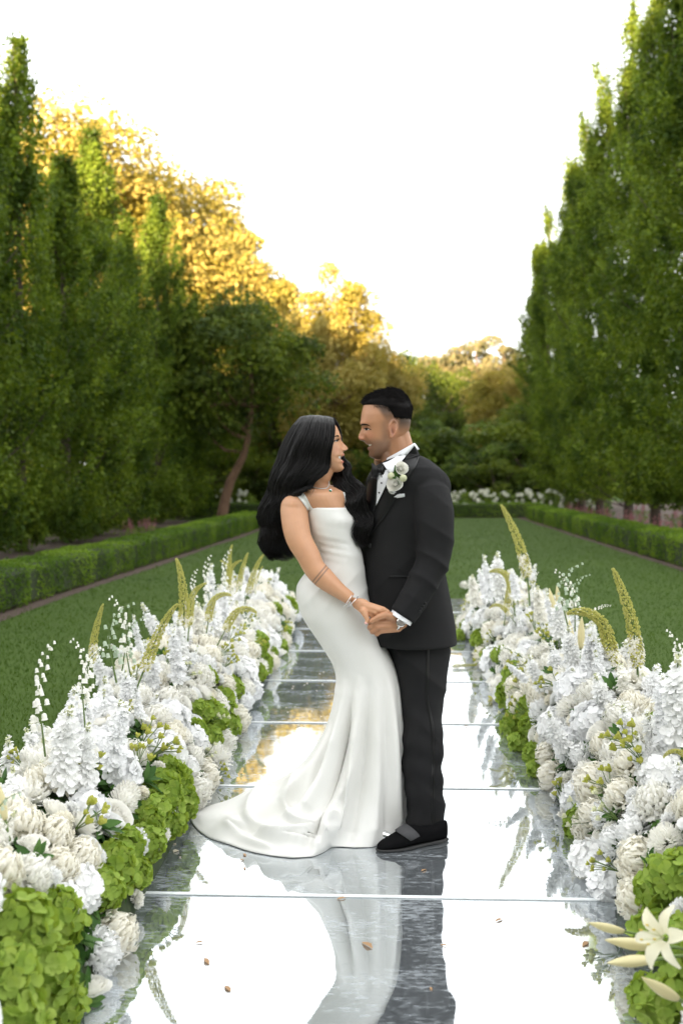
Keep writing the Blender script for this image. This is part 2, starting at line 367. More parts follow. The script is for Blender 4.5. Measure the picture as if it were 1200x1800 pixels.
# left row
for i, (y, hz, rz, hw) in enumerate([(9.2,1.0,0,1.0),(11.8,1.02,1.4,1.0),(14.4,1.04,2.5,1.0),(17.0,1.05,4.4,.95),(19.5,1.09,.9,.92),(22.2,.90,3.2,1.05),(25.0,1.06,5.0,.95),(28.2,.96,1.9,1.05),(31.4,1.08,2.2,.95),(34.8,.90,5.6,1.1),(37.6,.80,3.9,1.1)]):
    plant_tree('hornbeam_tree', HL[(i+1) % 2 if i < 6 else i % 2], (-7.1+.12*math.sin(i*1.7)+.02*i, y, 0), rz, (hw, hw, hz),
        f'dense columnar hornbeam leafy to the ground, {ordn[i]} from the front of the left row', 'tree', 'columnar hornbeams in two rows along the lawn')

def broad_crown(R, H, z0, nclump, nleaf, leaf, seed, m, flat=.8, core=.0):
    """rounded crown of leaf clumps: R radius, from z0 to H"""
    g = np.random.default_rng(seed); Cs = []; Ns = []; cl = []
    for i in range(nclump):
        d = norm(g.normal(size=3)); rr = g.uniform(.25, 1)**.5; c = d*np.array([R, R, (H-z0)/2])*rr*g.uniform(.85, 1.05)
        c = c*np.array([1+.2*math.sin(4*math.atan2(c[1], c[0])+seed), 1, 1]) + np.array([0, 0, (H+z0)/2])
        r = R*g.uniform(.16, .32); cl.append((c, r)); nl = int(nleaf*g.uniform(.6, 1.3))
        q = norm(g.normal(size=(nl, 3))); q[:, 2] = np.abs(q[:, 2])*np.where(g.random(nl) < .78, 1, -1)
        P = c + q*np.array([r, r, r*flat])*(g.uniform(.4, 1.08, nl)**.5)[:, None]
        Cs.append(P); Ns.append(q)
    C = np.concatenate(Cs); Nn = np.concatenate(Ns); l = leaf*g.uniform(.6, 1.4, len(C))
    V, F = scatter_leaves(C, Nn, l, l*.7, .7, .25, g)
    return make_mesh('crown', V, F, [m], False), cl
def limbs_for(cl, H, z0, r0, m, seed, n=16, lean=0):
    g = np.random.default_rng(seed); mb = MB(); tr = MB()
    tr.add(*tube(catmull([(0,0,-.15),(.05+lean*.3,.02,z0*.5),(lean,0,z0),(lean*1.2,.1,H*.6),(lean,0,H*.85)], 12), np.linspace(r0, r0*.15, 12), 9))
    for k in range(n):
        c, r = cl[g.integers(len(cl))]; s = g.uniform(.25, .6)*H; a = np.array([lean, 0, max(z0*.7, min(s, c[2]-.3))])
        mid = (a+c)/2+np.array([0, 0, -.1*H*g.uniform(.2, .8)]); mb.add(*tube(catmull([a, mid, c], 6), np.linspace(r0*.4, .02, 6), 5, False))
    return make_mesh('trunk', tr.v[0], tr.f, [m]), mb.mesh('limbs', [m])
def tree_kind(R, H, z0, nc, nl, leaf, seed, m, bark, r0=.25, flat=.8, nlimb=16, lean=0):
    c, cl = broad_crown(R, H, z0, nc, nl, leaf, seed, m, flat); t, l = limbs_for(cl, H, z0, r0, bark, seed, nlimb, lean); return c, t, l
K_gold = [tree_kind(5.2, 15.5, 2.6, 190, 420, .19, 31, M['leaf_gold'], M['bark_warm'], .35), tree_kind(4.2, 12, 2.0, 150, 400, .17, 32, M['leaf_gold'], M['bark_warm'], .3)]
K_dark = [tree_kind(3.5, 7.6, 2.5, 120, 300, .13, 41, M['leaf_dark'], M['bark_warm'], .2, .8, 10, .9), tree_kind(4.0, 9.0, .8, 90, 260, .15, 42, M['leaf_dark'], M['bark'], .28)]
K_shrub = [tree_kind(1.5, 2.6, .05, 45, 170, .09, 51, M['leaf_shrub'], M['bark'], .06, .8, 8), tree_kind(1.4, 2.0, .05, 40, 170, .09, 52, M['leaf_dark'], M['bark'], .06, .8, 8)]
K_grey = tree_kind(3.2, 9.0, 1.5, 110, 170, .20, 61, M['leaf_grey'], M['bark_warm'], .22, .45, 34)
def at(px, d): return ((px-665)/FPX*d, d)
def bg(kind, name, px, d, H, label, rz=0, wide=1.0, ref=1.0, group='garden trees beyond the hornbeams'):
    x, y = at(px, d); s = H/ref
    return plant_tree(name, kind, (x, y, 0), rz, (s*wide, s*wide, s), label, 'tree' if name.endswith('tree') else 'shrub', group)
def zt(py, d): return HCAM - (py-838)/FPX*d          # height of something seen at row py
bg(K_gold[0], 'maple_tree', 120, 44, zt(185,44), 'tallest sunlit golden maple behind the left hornbeams', .4, 1.05, 15.5)
bg(K_gold[0], 'maple_tree', 265, 50, zt(285,50), 'golden maple stepping down right of the tallest one', 2.4, .95, 15.5)
bg(K_gold[1], 'maple_tree', 350, 47, zt(375,47), 'middle golden maple of the sloping skyline', 1.2, 1.0, 12)
bg(K_gold[1], 'maple_tree', 430, 46, zt(445,46), 'lowest golden maple above the leaning trunk', 4.2, .85, 12)
bg(K_gold[1], 'maple_tree', 585, 41, zt(490,41), 'round yellow-green maple directly behind the couple', 5.2, .72, 12)
bg(K_gold[1], 'maple_tree', 650, 46, zt(575,46), 'lower golden maple just left of the man\'s head', 3.0, .72, 12)
bg(K_dark[0], 'shade_tree', 385, 33, zt(520,33), 'dark shaded tree with a leaning bare trunk left of the woman', 0, 1.0, 7.6)
bg(K_dark[1], 'shade_tree', 480, 44, zt(560,44), 'dark green tree in shade behind the woman\'s head', 1, .9, 9)
bg(K_dark[1], 'shade_tree', 730, 56, zt(620,56), 'mid green tree right behind the man\'s head', 2, 1.0, 9)
bg(K_dark[1], 'shade_tree', 790, 72, zt(620,72), 'far green tree left of the grey pines', 3.3, .7, 9)
bg(K_grey, 'pine_tree', 800, 62, zt(610,62), 'thin grey-green pine, left one of the three', .3, .8, 9)
bg(K_grey, 'pine_tree', 850, 60, zt(590,60), 'sparse pine with sunlit orange trunk, middle one of the three', 1.7, .8, 9)
bg(K_dark[1], 'shade_tree', 755, 64, zt(605,64), 'tall green tree rising behind the shrubs right of the man', 1.1, .75, 9)
bg(K_grey, 'pine_tree', 905, 62, zt(615,62), 'sparse pine by the end of the right hornbeam row, right one of the three', 3.7, .8, 9)
bg(K_gold[1], 'maple_tree', 900, 50, zt(640,50), 'small yellow sunlit tree at the far end of the right hornbeams', 2.0, 1.0, 12)
bg(K_dark[1], 'shade_tree', 960, 46, zt(690,46), 'dark bushy tree behind the last right hornbeam', 5.0, 1.2, 9)
for i, (px, d, top, k, lab) in enumerate([(760,46,735,0,'grey-green shrub just right of the man\'s shoulder'),(820,44,755,0,'broad shrub between the man and the right hornbeams'),(700,48,745,1,'dark shrub hidden mostly by the man\'s head'),
        (880,44,745,1,'dark green shrub in front of the small yellow tree'),(940,42,760,0,'green shrub against the last right hornbeam'),(640,44,760,1,'shrub seen between the two faces'),(560,42,770,0,'shrub behind the woman\'s hair'),
        (500,43,790,1,'low dark shrub left of the woman\'s head'),(430,41,800,1,'low dark shrub behind the leaning trunk'),(370,42,780,1,'dark shrub at the end of the left hornbeam row'),(300,46,760,1,'dark shrub deep behind the left hornbeams'),(1010,46,760,1,'dark shrub deep behind the right hornbeams'),(785,41.5,815,0,'low pale shrub above the white hydrangeas'),(860,41,812,1,'low shrub behind the white hydrangea bed')]):
    bg(K_shrub[k], 'garden_shrub', px, d, zt(top, d), lab, i*1.3, 1.35, 2.6 if k == 0 else 2.0, 'shrubs at the far end of the garden')

# far wood closing the view: one mass
def wood():
    g = np.random.default_rng(5); Cs = []
    for k in range(150):
        x = g.uniform(-60, 60); y = g.uniform(78, 95); h = g.uniform(5.5, 8.0)*(1.5 if x < -8 else 1); r = g.uniform(2, 3.5); n = 420
        q = norm(g.normal(size=(n, 3))); Cs.append(np.array([x, y, h*.5])+q*np.array([r, r, h*.55])*g.uniform(.8, 1.05, (n, 1)))
    C = np.concatenate(Cs); C = C[C[:, 2] > 0]; V, F = scatter_leaves(C, norm(g.normal(size=C.shape)), .55*g.uniform(.6, 1.4, len(C)), .4, .8, .3, g)
    tag(obj('far_wood', make_mesh('far_wood', V, F, [M['leaf_dark']], False)), 'dark wood closing the view beyond the garden', 'wood', kind='stuff')
wood()

# unseen belt of trees behind the photographer, sized to keep the lawn shaded
K_belt = tree_kind(6.0, 20, .6, 190, 300, .34, 71, M['leaf_dark'], M['bark'], .5)
for i, (x, y, h) in enumerate([(-3,-26,19),(3,-26,19),(-8,-26,18.5),(-14.5,-26,13.5),(-20.5,-26,14),(-26.5,-25,13),(-32,-22,12.5),(9.5,-27,18),(-5.5,-32,20),(.5,-32,20),(-13,-32,13),(-19,-32,13.5),(-25,-32,13.5),(-38,-16,11),(15,-26,17)]):
    plant_tree('shading_tree', K_belt, (x, y, 0), i*1.1, (h/20*1.15, h/20*1.15, h/20), f'large dark unseen tree placed behind the photographer to shade the garden', 'tree', 'unseen shading trees behind the photographer')

# low planting between hedge and hornbeams, and the white hydrangea bed
def astilbe_mesh(seed):
    g = np.random.default_rng(seed); mb = MB()
    n = 260; C = np.c_[g.normal(0, .16, n), g.normal(0, .16, n), g.uniform(.05, .42, n)]
    V, F = scatter_leaves(C, norm(g.normal(size=(n, 3))), np.full(n, .07), .035, .6, .6, g); mb.add(V, F, 0)
    leaves = mb.mesh('astilbe_plant', [M['leaf_shrub'], M['pink']], False); b = np.zeros(3); t = np.array([0, 0, .34])
    sx = g.uniform(0, 1, 50)[:, None]; C = b+(t-b)*sx+g.normal(size=(50, 3))*.035*(1.1-sx); V, F = scatter_leaves(C, norm(g.normal(size=(50, 3))), np.full(50, .03), .022, .6, .2, g)
    return leaves, make_mesh('bloom', V, F, [M['pink']], False)
AS = [astilbe_mesh(1), astilbe_mesh(2)]
places = [(6.0,20.5),(6.1,22.2),(5.95,23.8),(6.1,25.4),(6.0,27.1),(6.1,28.8),(6.0,30.5),(6.1,32.3),(8.2,25.2),(8.3,28.6),(8.2,31.9),(-5.6,12.9),(-5.5,13.6),(-5.3,21.9),(-5.3,22.8)]
for i, (x, y) in enumerate(places):
    side = 'right' if x > 0 else 'left'; k = ordn[min(11, i if x > 0 else i-11)]
    gp = np.random.default_rng(i); ast = tag(obj('astilbe_plant', AS[i % 2][0], None, (x, y, 0), (0, 0, i), (1.1, 1.1, .95 if x > 0 else .8)), f'pink feathery astilbe under the {side} hornbeams, {k} from the front', 'plant', 'pink astilbes under the hornbeams')
    for q_ in range(7): tag(obj('bloom', AS[i % 2][1], ast, (gp.normal(0, .14), gp.normal(0, .14), gp.uniform(.28, .36)), (gp.normal(0, .12), gp.normal(0, .12), q_), (gp.uniform(.8, 1.1),)*3), kind='stuff')
def hyd_bush(seed):
    g = np.random.default_rng(seed); n = 700; q = norm(g.normal(size=(n, 3))); q[:, 2] = np.abs(q[:, 2])
    V, F = scatter_leaves(q*np.array([.75, .75, .95])*g.uniform(.7, 1, (n, 1)), q, .13*g.uniform(.7, 1.3, n), .09, .5, .2, g)
    a = make_mesh('hydrangea_bush', V, F, [M['leaf_shrub']], False); b = []
    n = 300; q = norm(g.normal(size=(n, 3)))
    V, F = scatter_leaves(q*.085*np.array([1, 1, .8]), q, np.full(n, .035), .03, .3, 0, g); b = make_mesh('bloom', V, F, [M['petal_far']], False)
    return a, b
HB = [hyd_bush(1), hyd_bush(2)]
for i, px in enumerate([770, 812, 850, 888, 925, 962, 1000, 1040, 425, 385]):
    d = 37.9; x, y = at(px, d); gg = np.random.default_rng(i)
    b = obj('hydrangea_bush', HB[i % 2][0], None, (x, y, 0), (0, 0, i)); tag(b, f'white flowering hydrangea bush behind the far hedge, {ordn[i]} from the man\'s shoulder rightwards' if i < 8 else ['white flowering hydrangea bush by the foot of the leaning trunk', 'white flowering hydrangea bush at the end of the left hornbeams'][i-8], 'bush', 'white hydrangeas behind the far hedge')
    for k in range(13):
        a = gg.uniform(-2.6, -.4); e = gg.uniform(.35, 1.3); p = np.array([math.cos(a)*math.cos(e)*.75, math.sin(a)*math.cos(e)*.75, .95*math.sin(e)])
        # heads turn with the bush, so place them in its own frame
        R = np.array(Euler((0, 0, -i)).to_matrix()); p = R @ p
        tag(obj('bloom', HB[0][1], b, tuple(p*1.03), (k, i, 0), (gg.uniform(.6, 1.1),)*3), kind='stuff')
# ------------------------------------------------------------------ mirrored aisle
def mirror_material():
    m, N, L = new_mat('mirror acrylic')
    o = N.new('ShaderNodeOutputMaterial'); tc = N.new('ShaderNodeTexCoord')
    gl = N.new('ShaderNodeBsdfGlossy'); gl.inputs['Color'].default_value = (.64,.665,.68,1)
    df = N.new('ShaderNodeBsdfDiffuse')
    # scuffs: pale milky streaks
    mp = N.new('ShaderNodeMapping'); mp.inputs['Scale'].default_value = (1.2, 3.2, 1); L.new(tc.outputs['Object'], mp.inputs[0])
    n = N.new('ShaderNodeTexNoise'); n.inputs['Scale'].default_value = 2.2; n.inputs['Detail'].default_value = 8; n.inputs['Distortion'].default_value = .8; L.new(mp.outputs[0], n.inputs['Vector'])
    n2 = N.new('ShaderNodeTexNoise'); n2.inputs['Scale'].default_value = 26; n2.inputs['Detail'].default_value = 7; L.new(mp.outputs[0], n2.inputs['Vector'])
    ad = N.new('ShaderNodeMath'); ad.operation = 'MULTIPLY'; L.new(n.outputs['Fac'], ad.inputs[0]); L.new(n2.outputs['Fac'], ad.inputs[1])
    mr = N.new('ShaderNodeMapRange'); mr.inputs['From Min'].default_value = .24; mr.inputs['From Max'].default_value = .50; mr.inputs['To Min'].default_value = .10; mr.inputs['To Max'].default_value = .62
    L.new(ad.outputs[0], mr.inputs['Value'])
    df.inputs['Color'].default_value = (.56,.61,.65,1)
    r2 = N.new('ShaderNodeMapRange'); r2.inputs['From Min'].default_value = .45; r2.inputs['From Max'].default_value = .7; r2.inputs['To Min'].default_value = .015; r2.inputs['To Max'].default_value = .06
    L.new(n2.outputs['Fac'], r2.inputs['Value']); L.new(r2.outputs[0], gl.inputs['Roughness'])
    wv = N.new('ShaderNodeTexNoise'); wv.inputs['Scale'].default_value = 2.2; wv.inputs['Detail'].default_value = 2; L.new(tc.outputs['Object'], wv.inputs['Vector'])
    bp = N.new('ShaderNodeBump'); bp.inputs['Strength'].default_value = .14; bp.inputs['Distance'].default_value = .012; L.new(wv.outputs['Fac'], bp.inputs['Height'])
    b2 = N.new('ShaderNodeBump'); b2.inputs['Strength'].default_value = .012; b2.inputs['Distance'].default_value = .002; L.new(n2.outputs['Fac'], b2.inputs['Height']); L.new(bp.outputs[0], b2.inputs['Normal'])
    L.new(b2.outputs[0], gl.inputs['Normal'])
    ms = N.new('ShaderNodeMixShader'); L.new(mr.outputs[0], ms.inputs[0]); L.new(gl.outputs[0], ms.inputs[1]); L.new(df.outputs[0], ms.inputs[2])
    L.new(ms.outputs[0], o.inputs[0]); return m
M['mirror'] = mirror_material()
M['acrylic_edge'] = mat('frosted acrylic joint', (.74,.78,.79), .35, (.82,.85,.86), 14, .2, 80, spec=.6)
M['plinth'] = mat('aisle plinth', (.5,.5,.5), .6)
MIR = .022          # top of the mirror panels above the lawn
AW = 1.22
aisle = empty('mirrored_aisle', (0, 1.0, 0), 'long mirror-topped aisle of butted acrylic panels running up the lawn under the couple', 'aisle')
pm = {}
for k in range(9):
    y0 = 3.42-1.22*2 + 1.22*k - 1.0; V, F = box(-AW, 0, 0, AW, 1.212, .010)
    me = make_mesh('mirror_panel', V, F, [M['mirror']], False)
    # each panel lies a touch differently
    p = obj('mirror_panel', me, aisle, (0, y0+.004, MIR-.010), (math.radians(random.uniform(-.03, .03)), math.radians(random.uniform(-.03, .03)), 0))
    if k:
        V, F = box(-AW+.01, -.009, 0, AW-.01, .009, .0035); obj('joint_strip', make_mesh('joint_strip', V, F, [M['acrylic_edge']], False), aisle, (0, y0, MIR+.0012))
V, F = box(-AW+.02, -.02+.0, 0, AW-.02, 1.22*9-.05, .008); obj('base_board', make_mesh('base_board', V, F, [M['plinth']], False), aisle, (0, 3.42-2.44-1.0+.03, .002))
# ------------------------------------------------------------------ the couple
from mathutils.bvhtree import BVHTree
def skin_material(name, rough=.45):
    m, N, L = new_mat(name); o = N.new('ShaderNodeOutputMaterial'); p = N.new('ShaderNodeBsdfPrincipled'); L.new(p.outputs[0], o.inputs[0])
    a = N.new('ShaderNodeAttribute'); a.attribute_name = 'tint'
    tc = N.new('ShaderNodeTexCoord'); n = N.new('ShaderNodeTexNoise'); n.inputs['Scale'].default_value = 30; n.inputs['Detail'].default_value = 5; L.new(tc.outputs['Object'], n.inputs[0])
    mr = N.new('ShaderNodeMapRange'); mr.inputs['To Min'].default_value = .9; mr.inputs['To Max'].default_value = 1.08; L.new(n.outputs['Fac'], mr.inputs['Value'])
    mx = N.new('ShaderNodeVectorMath'); mx.operation = 'SCALE'; L.new(a.outputs['Color'], mx.inputs[0]); L.new(mr.outputs[0], mx.inputs['Scale'])
    L.new(mx.outputs[0], p.inputs['Base Color']); p.inputs['Roughness'].default_value = rough
    p.inputs['Subsurface Weight'].default_value = .12; p.inputs['Subsurface Radius'].default_value = (.012, .005, .003); p.inputs['Subsurface Scale'].default_value = 1
    n2 = N.new('ShaderNodeTexNoise'); n2.inputs['Scale'].default_value = 450; L.new(tc.outputs['Object'], n2.inputs[0])
    b = N.new('ShaderNodeBump'); b.inputs['Strength'].default_value = .12; b.inputs['Distance'].default_value = .001; L.new(n2.outputs['Fac'], b.inputs['Height']); L.new(b.outputs[0], p.inputs['Normal'])
    return m
M['skin'] = skin_material('skin')
M['suit'] = mat('black wool', (.013,.013,.014), .8, (.017,.017,.0175), 5, .25, 900, spec=.16)
M['satin_black'] = mat('black satin', (.006,.006,.0065), .42, spec=.3)
M['velvet'] = mat('black velvet', (.005,.005,.0055), .9, spec=.06)
M['grosgrain'] = mat('grey grosgrain', (.05,.05,.054), .7, bump=.4, bscale=500)
M['sole'] = mat('shoe sole', (.012,.012,.012), .5)
M['shirt'] = mat('white shirt cotton', (.78,.79,.82), .8, bump=.1, bscale=400)
M['dress'] = mat('ivory crepe satin', (.74,.735,.70), .42, (.78,.775,.75), 3, .06, 500, spec=.45, sheen=.1)
M['hair'] = mat('black hair', (.0035,.003,.003), .40, (.006,.005,.005), 40, .2, 300, spec=.24)
M['hair_short'] = mat('short black hair', (.006,.005,.005), .8, spec=.12)
M['brow'] = mat('eyebrow hair', (.025,.017,.013), .9, (.04,.028,.02), 300, .5, 900, spec=.1)
M['silver'] = mat('silver', (.75,.75,.76), .25, metal=1)
M['steel'] = mat('watch steel', (.6,.58,.55), .25, metal=1)
M['dial'] = mat('watch dial', (.25,.22,.2), .3)
M['emerald'] = mat('green stone', (.01,.16,.07), .1, spec=.9)
M['teeth'] = mat('teeth', (.75,.73,.68), .3)
M['eye_white'] = mat('eye white', (.6,.58,.56), .15)
M['iris'] = mat('dark brown iris', (.02,.012,.008), .08)
M['nail'] = mat('pink nail', (.72,.42,.38), .2)

def poly_arr(x, pts): return interp(x, pts)
class Fig:
    """a person: empty at the feet, parts in world coordinates shifted to it"""
    def __init__(s, loc, label, group=None): s.loc = np.array(loc, float); s.root = empty('person', loc, label, 'person', group)
    def part(s, name, V, F, mats, parent=None, smooth=True, colors=None, fmat=None):
        if not isinstance(mats, (list, tuple)): mats = [mats]
        me = make_mesh(name, np.asarray(V)-s.loc, F if isinstance(F, np.ndarray) else [list(map(int, f)) for f in F], mats, smooth, fmat, colors)
        return obj(name, me, parent or s.root)
def bvh_of(V, F): return BVHTree.FromPolygons([tuple(v) for v in V], [tuple(int(i) for i in f) for f in F])
def proj(bvh, px, py, off, Y):
    d = ray(px, py); d = d/np.linalg.norm(d); h = bvh.ray_cast(Vector(_c), Vector(d)) if bvh else (None,)
    P = np.array(h[0]) if h[0] is not None and abs(h[0][1]-Y) < .22 else W(px, py, Y)
    return P - d*off
def resample(A, n, smooth=True):
    A = np.asarray(A, float)
    if smooth and len(A) > 2: A = catmull(A, n*4)
    s = np.r_[0, np.cumsum(np.linalg.norm(np.diff(A, axis=0), axis=1))]; t = np.linspace(0, s[-1], n)
    return np.stack([np.interp(t, s, A[:, k]) for k in range(A.shape[1])], 1)
def ruled(bvh, A, B, n, m, off, thick, Y, smooth=True, belly=0.0, soft=0):
    """thin closed panel between two edges measured in the photograph, laid on a surface"""
    A = resample(A, n, smooth); B = resample(B, n, smooth); top = []
    for i in range(n):
        for j in range(m):
            u = j/(m-1); q = A[i]*(1-u)+B[i]*u; top.append(proj(bvh, q[0], q[1], off+belly*math.sin(math.pi*u), Y))
    top = np.array(top)
    if soft:
        g = top.reshape(n, m, 3).copy()
        for _ in range(soft): g[1:-1, 1:-1] = (g[1:-1, 1:-1]*2+g[:-2, 1:-1]+g[2:, 1:-1]+g[1:-1, :-2]+g[1:-1, 2:])/6
        top = g.reshape(-1, 3)
    bot = top + norm(top-_c)*thick; V = np.concatenate([top, bot]); k = n*m
    F = [(i*m+j, (i+1)*m+j, (i+1)*m+j+1, i*m+j+1) for i in range(n-1) for j in range(m-1)]
    F += [(k+i*m+j, k+i*m+j+1, k+(i+1)*m+j+1, k+(i+1)*m+j) for i in range(n-1) for j in range(m-1)]
    for i in range(n-1):
        F += [(i*m, k+i*m, k+(i+1)*m, (i+1)*m), (i*m+m-1, (i+1)*m+m-1, k+(i+1)*m+m-1, k+i*m+m-1)]
    for j in range(m-1):
        F += [(j, j+1, k+j+1, k+j), ((n-1)*m+j, k+(n-1)*m+j, k+(n-1)*m+j+1, (n-1)*m+j+1)]
    return V, F

def head_loft(rows, Fp, Bp, wp, mapx, mapz, yc, s, side, feats, nphi=120, pf=.82, mid=.52):
    """closed head: for each measured row the front, the back and the half width; feats(row, lateral) pushes the front out (crop px)"""
    rings = []
    for r in rows:
        f, b, wd = interp(r, Fp), interp(r, Bp), interp(r, wp); xc = f + (b-f)*mid; ring = []
        for k in range(nphi):
            a = 2*math.pi*k/nphi; c, sn = math.cos(a), math.sin(a)
            if c > 0: x = xc + (f-xc)*c**pf; y = wd*math.copysign(abs(sn)**.9, sn)
            else: x = xc + (b-xc)*(-c)**.95; y = wd*math.copysign(abs(sn)**.95, sn)
            if c > -.2: 
                dx, dy = feats(r, y); wgt = min(1, (c+.2)/.5); x += dx*wgt*(-side); y += dy*wgt*(1 if y > 0 else -1)
            ring.append((mapx(x, r), yc + y*s, mapz(x, r)))
        rings.append(np.array(ring))
    return loft(rings)
def gz(v, c, s): return math.exp(-((v-c)/s)**2)

def hand_chain(parts, pts, radii):
    for i in range(len(pts)-1): parts.append(rcap(pts[i], pts[i+1], radii[i], radii[i+1], 12))
def join(parts):
    V = []; F = []; n = 0
    for v, f in parts:
        V.append(np.asarray(v)); F += [[int(i)+n for i in q] for q in f]; n += len(v)
    return np.concatenate(V), F

# ================================================================= the man
YG = 4.12
def g1(cx, cy, Y=YG): return W(560+cx/6.6667, 670+cy/6.6667, Y)        # head close-up measurements
def g6(cx, cy, Y): return W(640+cx/5, 780+cy/5, Y)                      # jacket close-up
def g3(cx, cy, Y): return W(580+cx/5, 1000+cy/5, Y)                     # hands close-up
sG = YG/FPX/6.6667
man = Fig((.22, 4.1, MIR), 'man with short black hair in a black tuxedo, holding the woman\'s hand')
def build_man():
    Fp = [(118,770),(130,700),(150,640),(180,590),(230,545),(300,518),(380,501),(450,492),(500,489),(530,500),(560,512),(600,520),(650,528),(690,534),(715,546),(735,560),(750,572),(770,576),(800,580),(835,588),(865,592),(890,604),(905,640),(918,690)]
    Bp = [(118,850),(130,930),(150,965),(180,1005),(230,1040),(300,1068),(400,1080),(480,1078),(560,1062),(620,1030),(680,960),(740,900),(800,850),(850,800),(890,750),(905,720),(918,705)]
    wp = [(118,30),(130,75),(150,115),(180,152),(230,188),(300,212),(400,226),(480,224),(560,212),(640,200),(700,184),(760,160),(810,132),(860,96),(890,66),(905,40),(918,12)]
    def feats(r, y):
        ay = abs(y); d = 0; e = 0
        nb = interp(r, [(520,0),(545,6),(570,20),(610,44),(640,62),(665,70),(685,62),(700,34),(712,0)]); nw = interp(r, [(520,26),(600,30),(650,38),(680,50),(705,46)])
        d += nb*math.exp(-(ay/nw)**2.4)
        d += 20*gz(r, 680, 20)*gz(ay, 50, 18)                       # nostril wings
        d -= 30*gz(r, 562, 26)*gz(ay, 92, 44); d += 12*gz(r, 500, 22)*gz(ay, 80, 60)    # sockets, brow
        d += 15*gz(r, 640, 38)*gz(ay, 120, 42)                      # cheek raised by the smile
        d += 13*gz(r, 728, 12)*gz(ay, 0, 60)+13*gz(r, 790, 13)*gz(ay, 0, 52)
        d -= 24*gz(r, 758, 11)*gz(ay, 0, 78)                        # open smile
        d -= 10*gz(r, 730, 40)*gz(ay, 108, 13)                      # smile fold
        d += 8*gz(r, 870, 24)*gz(ay, 0, 50); d -= 7*gz(r, 822, 12)*gz(ay, 0, 60)
        return d, e
    parts = []
    mx = lambda x, r: g1(x, r)[0]; mz = lambda x, r: g1(x, r)[2]
    parts.append(head_loft(np.r_[118, np.linspace(124, 912, 132), 918], Fp, Bp, wp, mx, mz, YG, sG, 1, feats))
    # ears
    for sd in (-1, 1):
        ye = YG + sd*(214*sG); pts = []
        for k in range(15):
            a = 2*math.pi*k/14; cx = 868+40*math.cos(a)+6*math.sin(a); cy = 572-98*math.sin(a)
            rr = 46 if math.sin(a) > -.2 else 34; cx = 868+rr*math.cos(a)-10*math.sin(a)*-1
            p = g1(cx, cy); p[1] = ye + sd*(.006+.007*max(0, math.cos(a))); pts.append(p)
        parts.append(tube(pts, [.0036 if 3 < k < 12 else .0042 for k in range(15)], 8))
        c = g1(864, 575); c[1] = ye-.002*sd; parts.append(ellipsoid(c, (.013, .006, .030), nu=16, nv=12))
        c = g1(850, 655); c[1] = ye+.003*sd; parts.append(ellipsoid(c, (.009, .005, .011)))
    nk0 = g1(885, 700, YG+.01); nk1 = g1(930, 960, YG+.02)
    parts.append(rcap(nk0, nk1, .060, .062, 28)); parts.append(rcap(g1(960, 640, YG), g1(1000, 900, YG+.02), .038, .05, 20))
    parts.append(rcap(g1(800, 820, YG), g1(860, 930, YG), .035, .045, 20))
    # trunk and legs under the clothes
    parts.append(rcap(nk1, W(715, 1060, 4.18), .07, .11, 20)); parts.append(rcap(W(702,862,4.28), W(738,862,4.12), .055, .05, 16))
    parts.append(rcap(W(725,1080,4.17), W(742,1290,4.09), .085, .058, 16)); parts.append(rcap(W(742,1290,4.09), W(752,1463,4.035), .055, .038, 16))
    parts.append(rcap(W(735,1470,4.03), W(757,1480,4.02), .03, .036, 14))
    parts.append(rcap(W(712,1080,4.27), W(722,1270,4.28), .085, .058, 16)); parts.append(rcap(W(722,1270,4.28), W(730,1430,4.27), .055, .038, 16))
    # left arm and hand
    sh, el, wr = W(757,872,4.04), W(761,983,3.98), g3(622, 470, 3.925)
    parts.append(rcap(sh, el, .055, .042, 16)); parts.append(rcap(el, wr, .042, .027, 16))
    kn = [g3(425, 430, 3.925), g3(405, 468, 3.905), g3(412, 510, 3.90), g3(445, 545, 3.91)]
    for k, (a, r) in enumerate(zip(kn, (.0125, .013, .0125, .0115))):
        parts.append(rcap(wr+np.array([-.012, 0, .006-.009*k]), a, .018, r, 12))
    parts.append(ellipsoid(g3(520, 470, 3.925), (.040, .018, .030), (0, .35, 0)))
    # four fingers curl under and round her hand, away from the camera
    fin = [[kn[0], g3(372,440,3.915), g3(350,470,3.94), g3(375,480,3.965)], [kn[1]+0, g3(352,505,3.90), g3(345,520,3.93), g3(372,505,3.955)],
           [kn[2], g3(372,548,3.905), g3(368,556,3.935), g3(392,540,3.955)], [kn[3], g3(412,574,3.915), g3(408,575,3.94), g3(425,560,3.955)]]
    for f, r in zip(fin[1:], ((.0118,.0105,.0098,.0088), (.0112,.0102,.0095,.0085), (.0100,.009,.0085,.0076))): hand_chain(parts, f, r)
    hand_chain(parts, [g3(560,425,3.91), g3(490,402,3.895), g3(425,425,3.885), g3(362,462,3.885)], (.019,.0145,.0125,.0098))    # thumb over her fingers
    hand_chain(parts, fin[0], (.0115,.0105,.0098,.0088))
    # right arm round her back
    sh2, el2, wr2 = W(690,866,4.30), W(640,955,4.38), W(604,990,4.31)
    parts.append(rcap(sh2, el2, .052, .04, 14)); parts.append(rcap(el2, wr2, .04, .027, 14)); parts.append(ellipsoid(W(590,990,4.28), (.04,.015,.035)))
    for k in range(4): hand_chain(parts, [W(583,982+k*7,4.27), W(573,981+k*8,4.25), W(566,982+k*8,4.235)], (.010,.009,.008))
    hand_chain(parts, [W(595,982,4.27), W(588,970,4.255), W(583,964,4.245)], (.012,.010,.009))
    V, F = join(parts); V, F, Nn = remesh(V, F, .0034, 1, fac=.45)
    # colour of skin, lips, stubble and cropped sides
    base = np.array([.48,.24,.13]); C = np.tile(base, (len(V), 1))
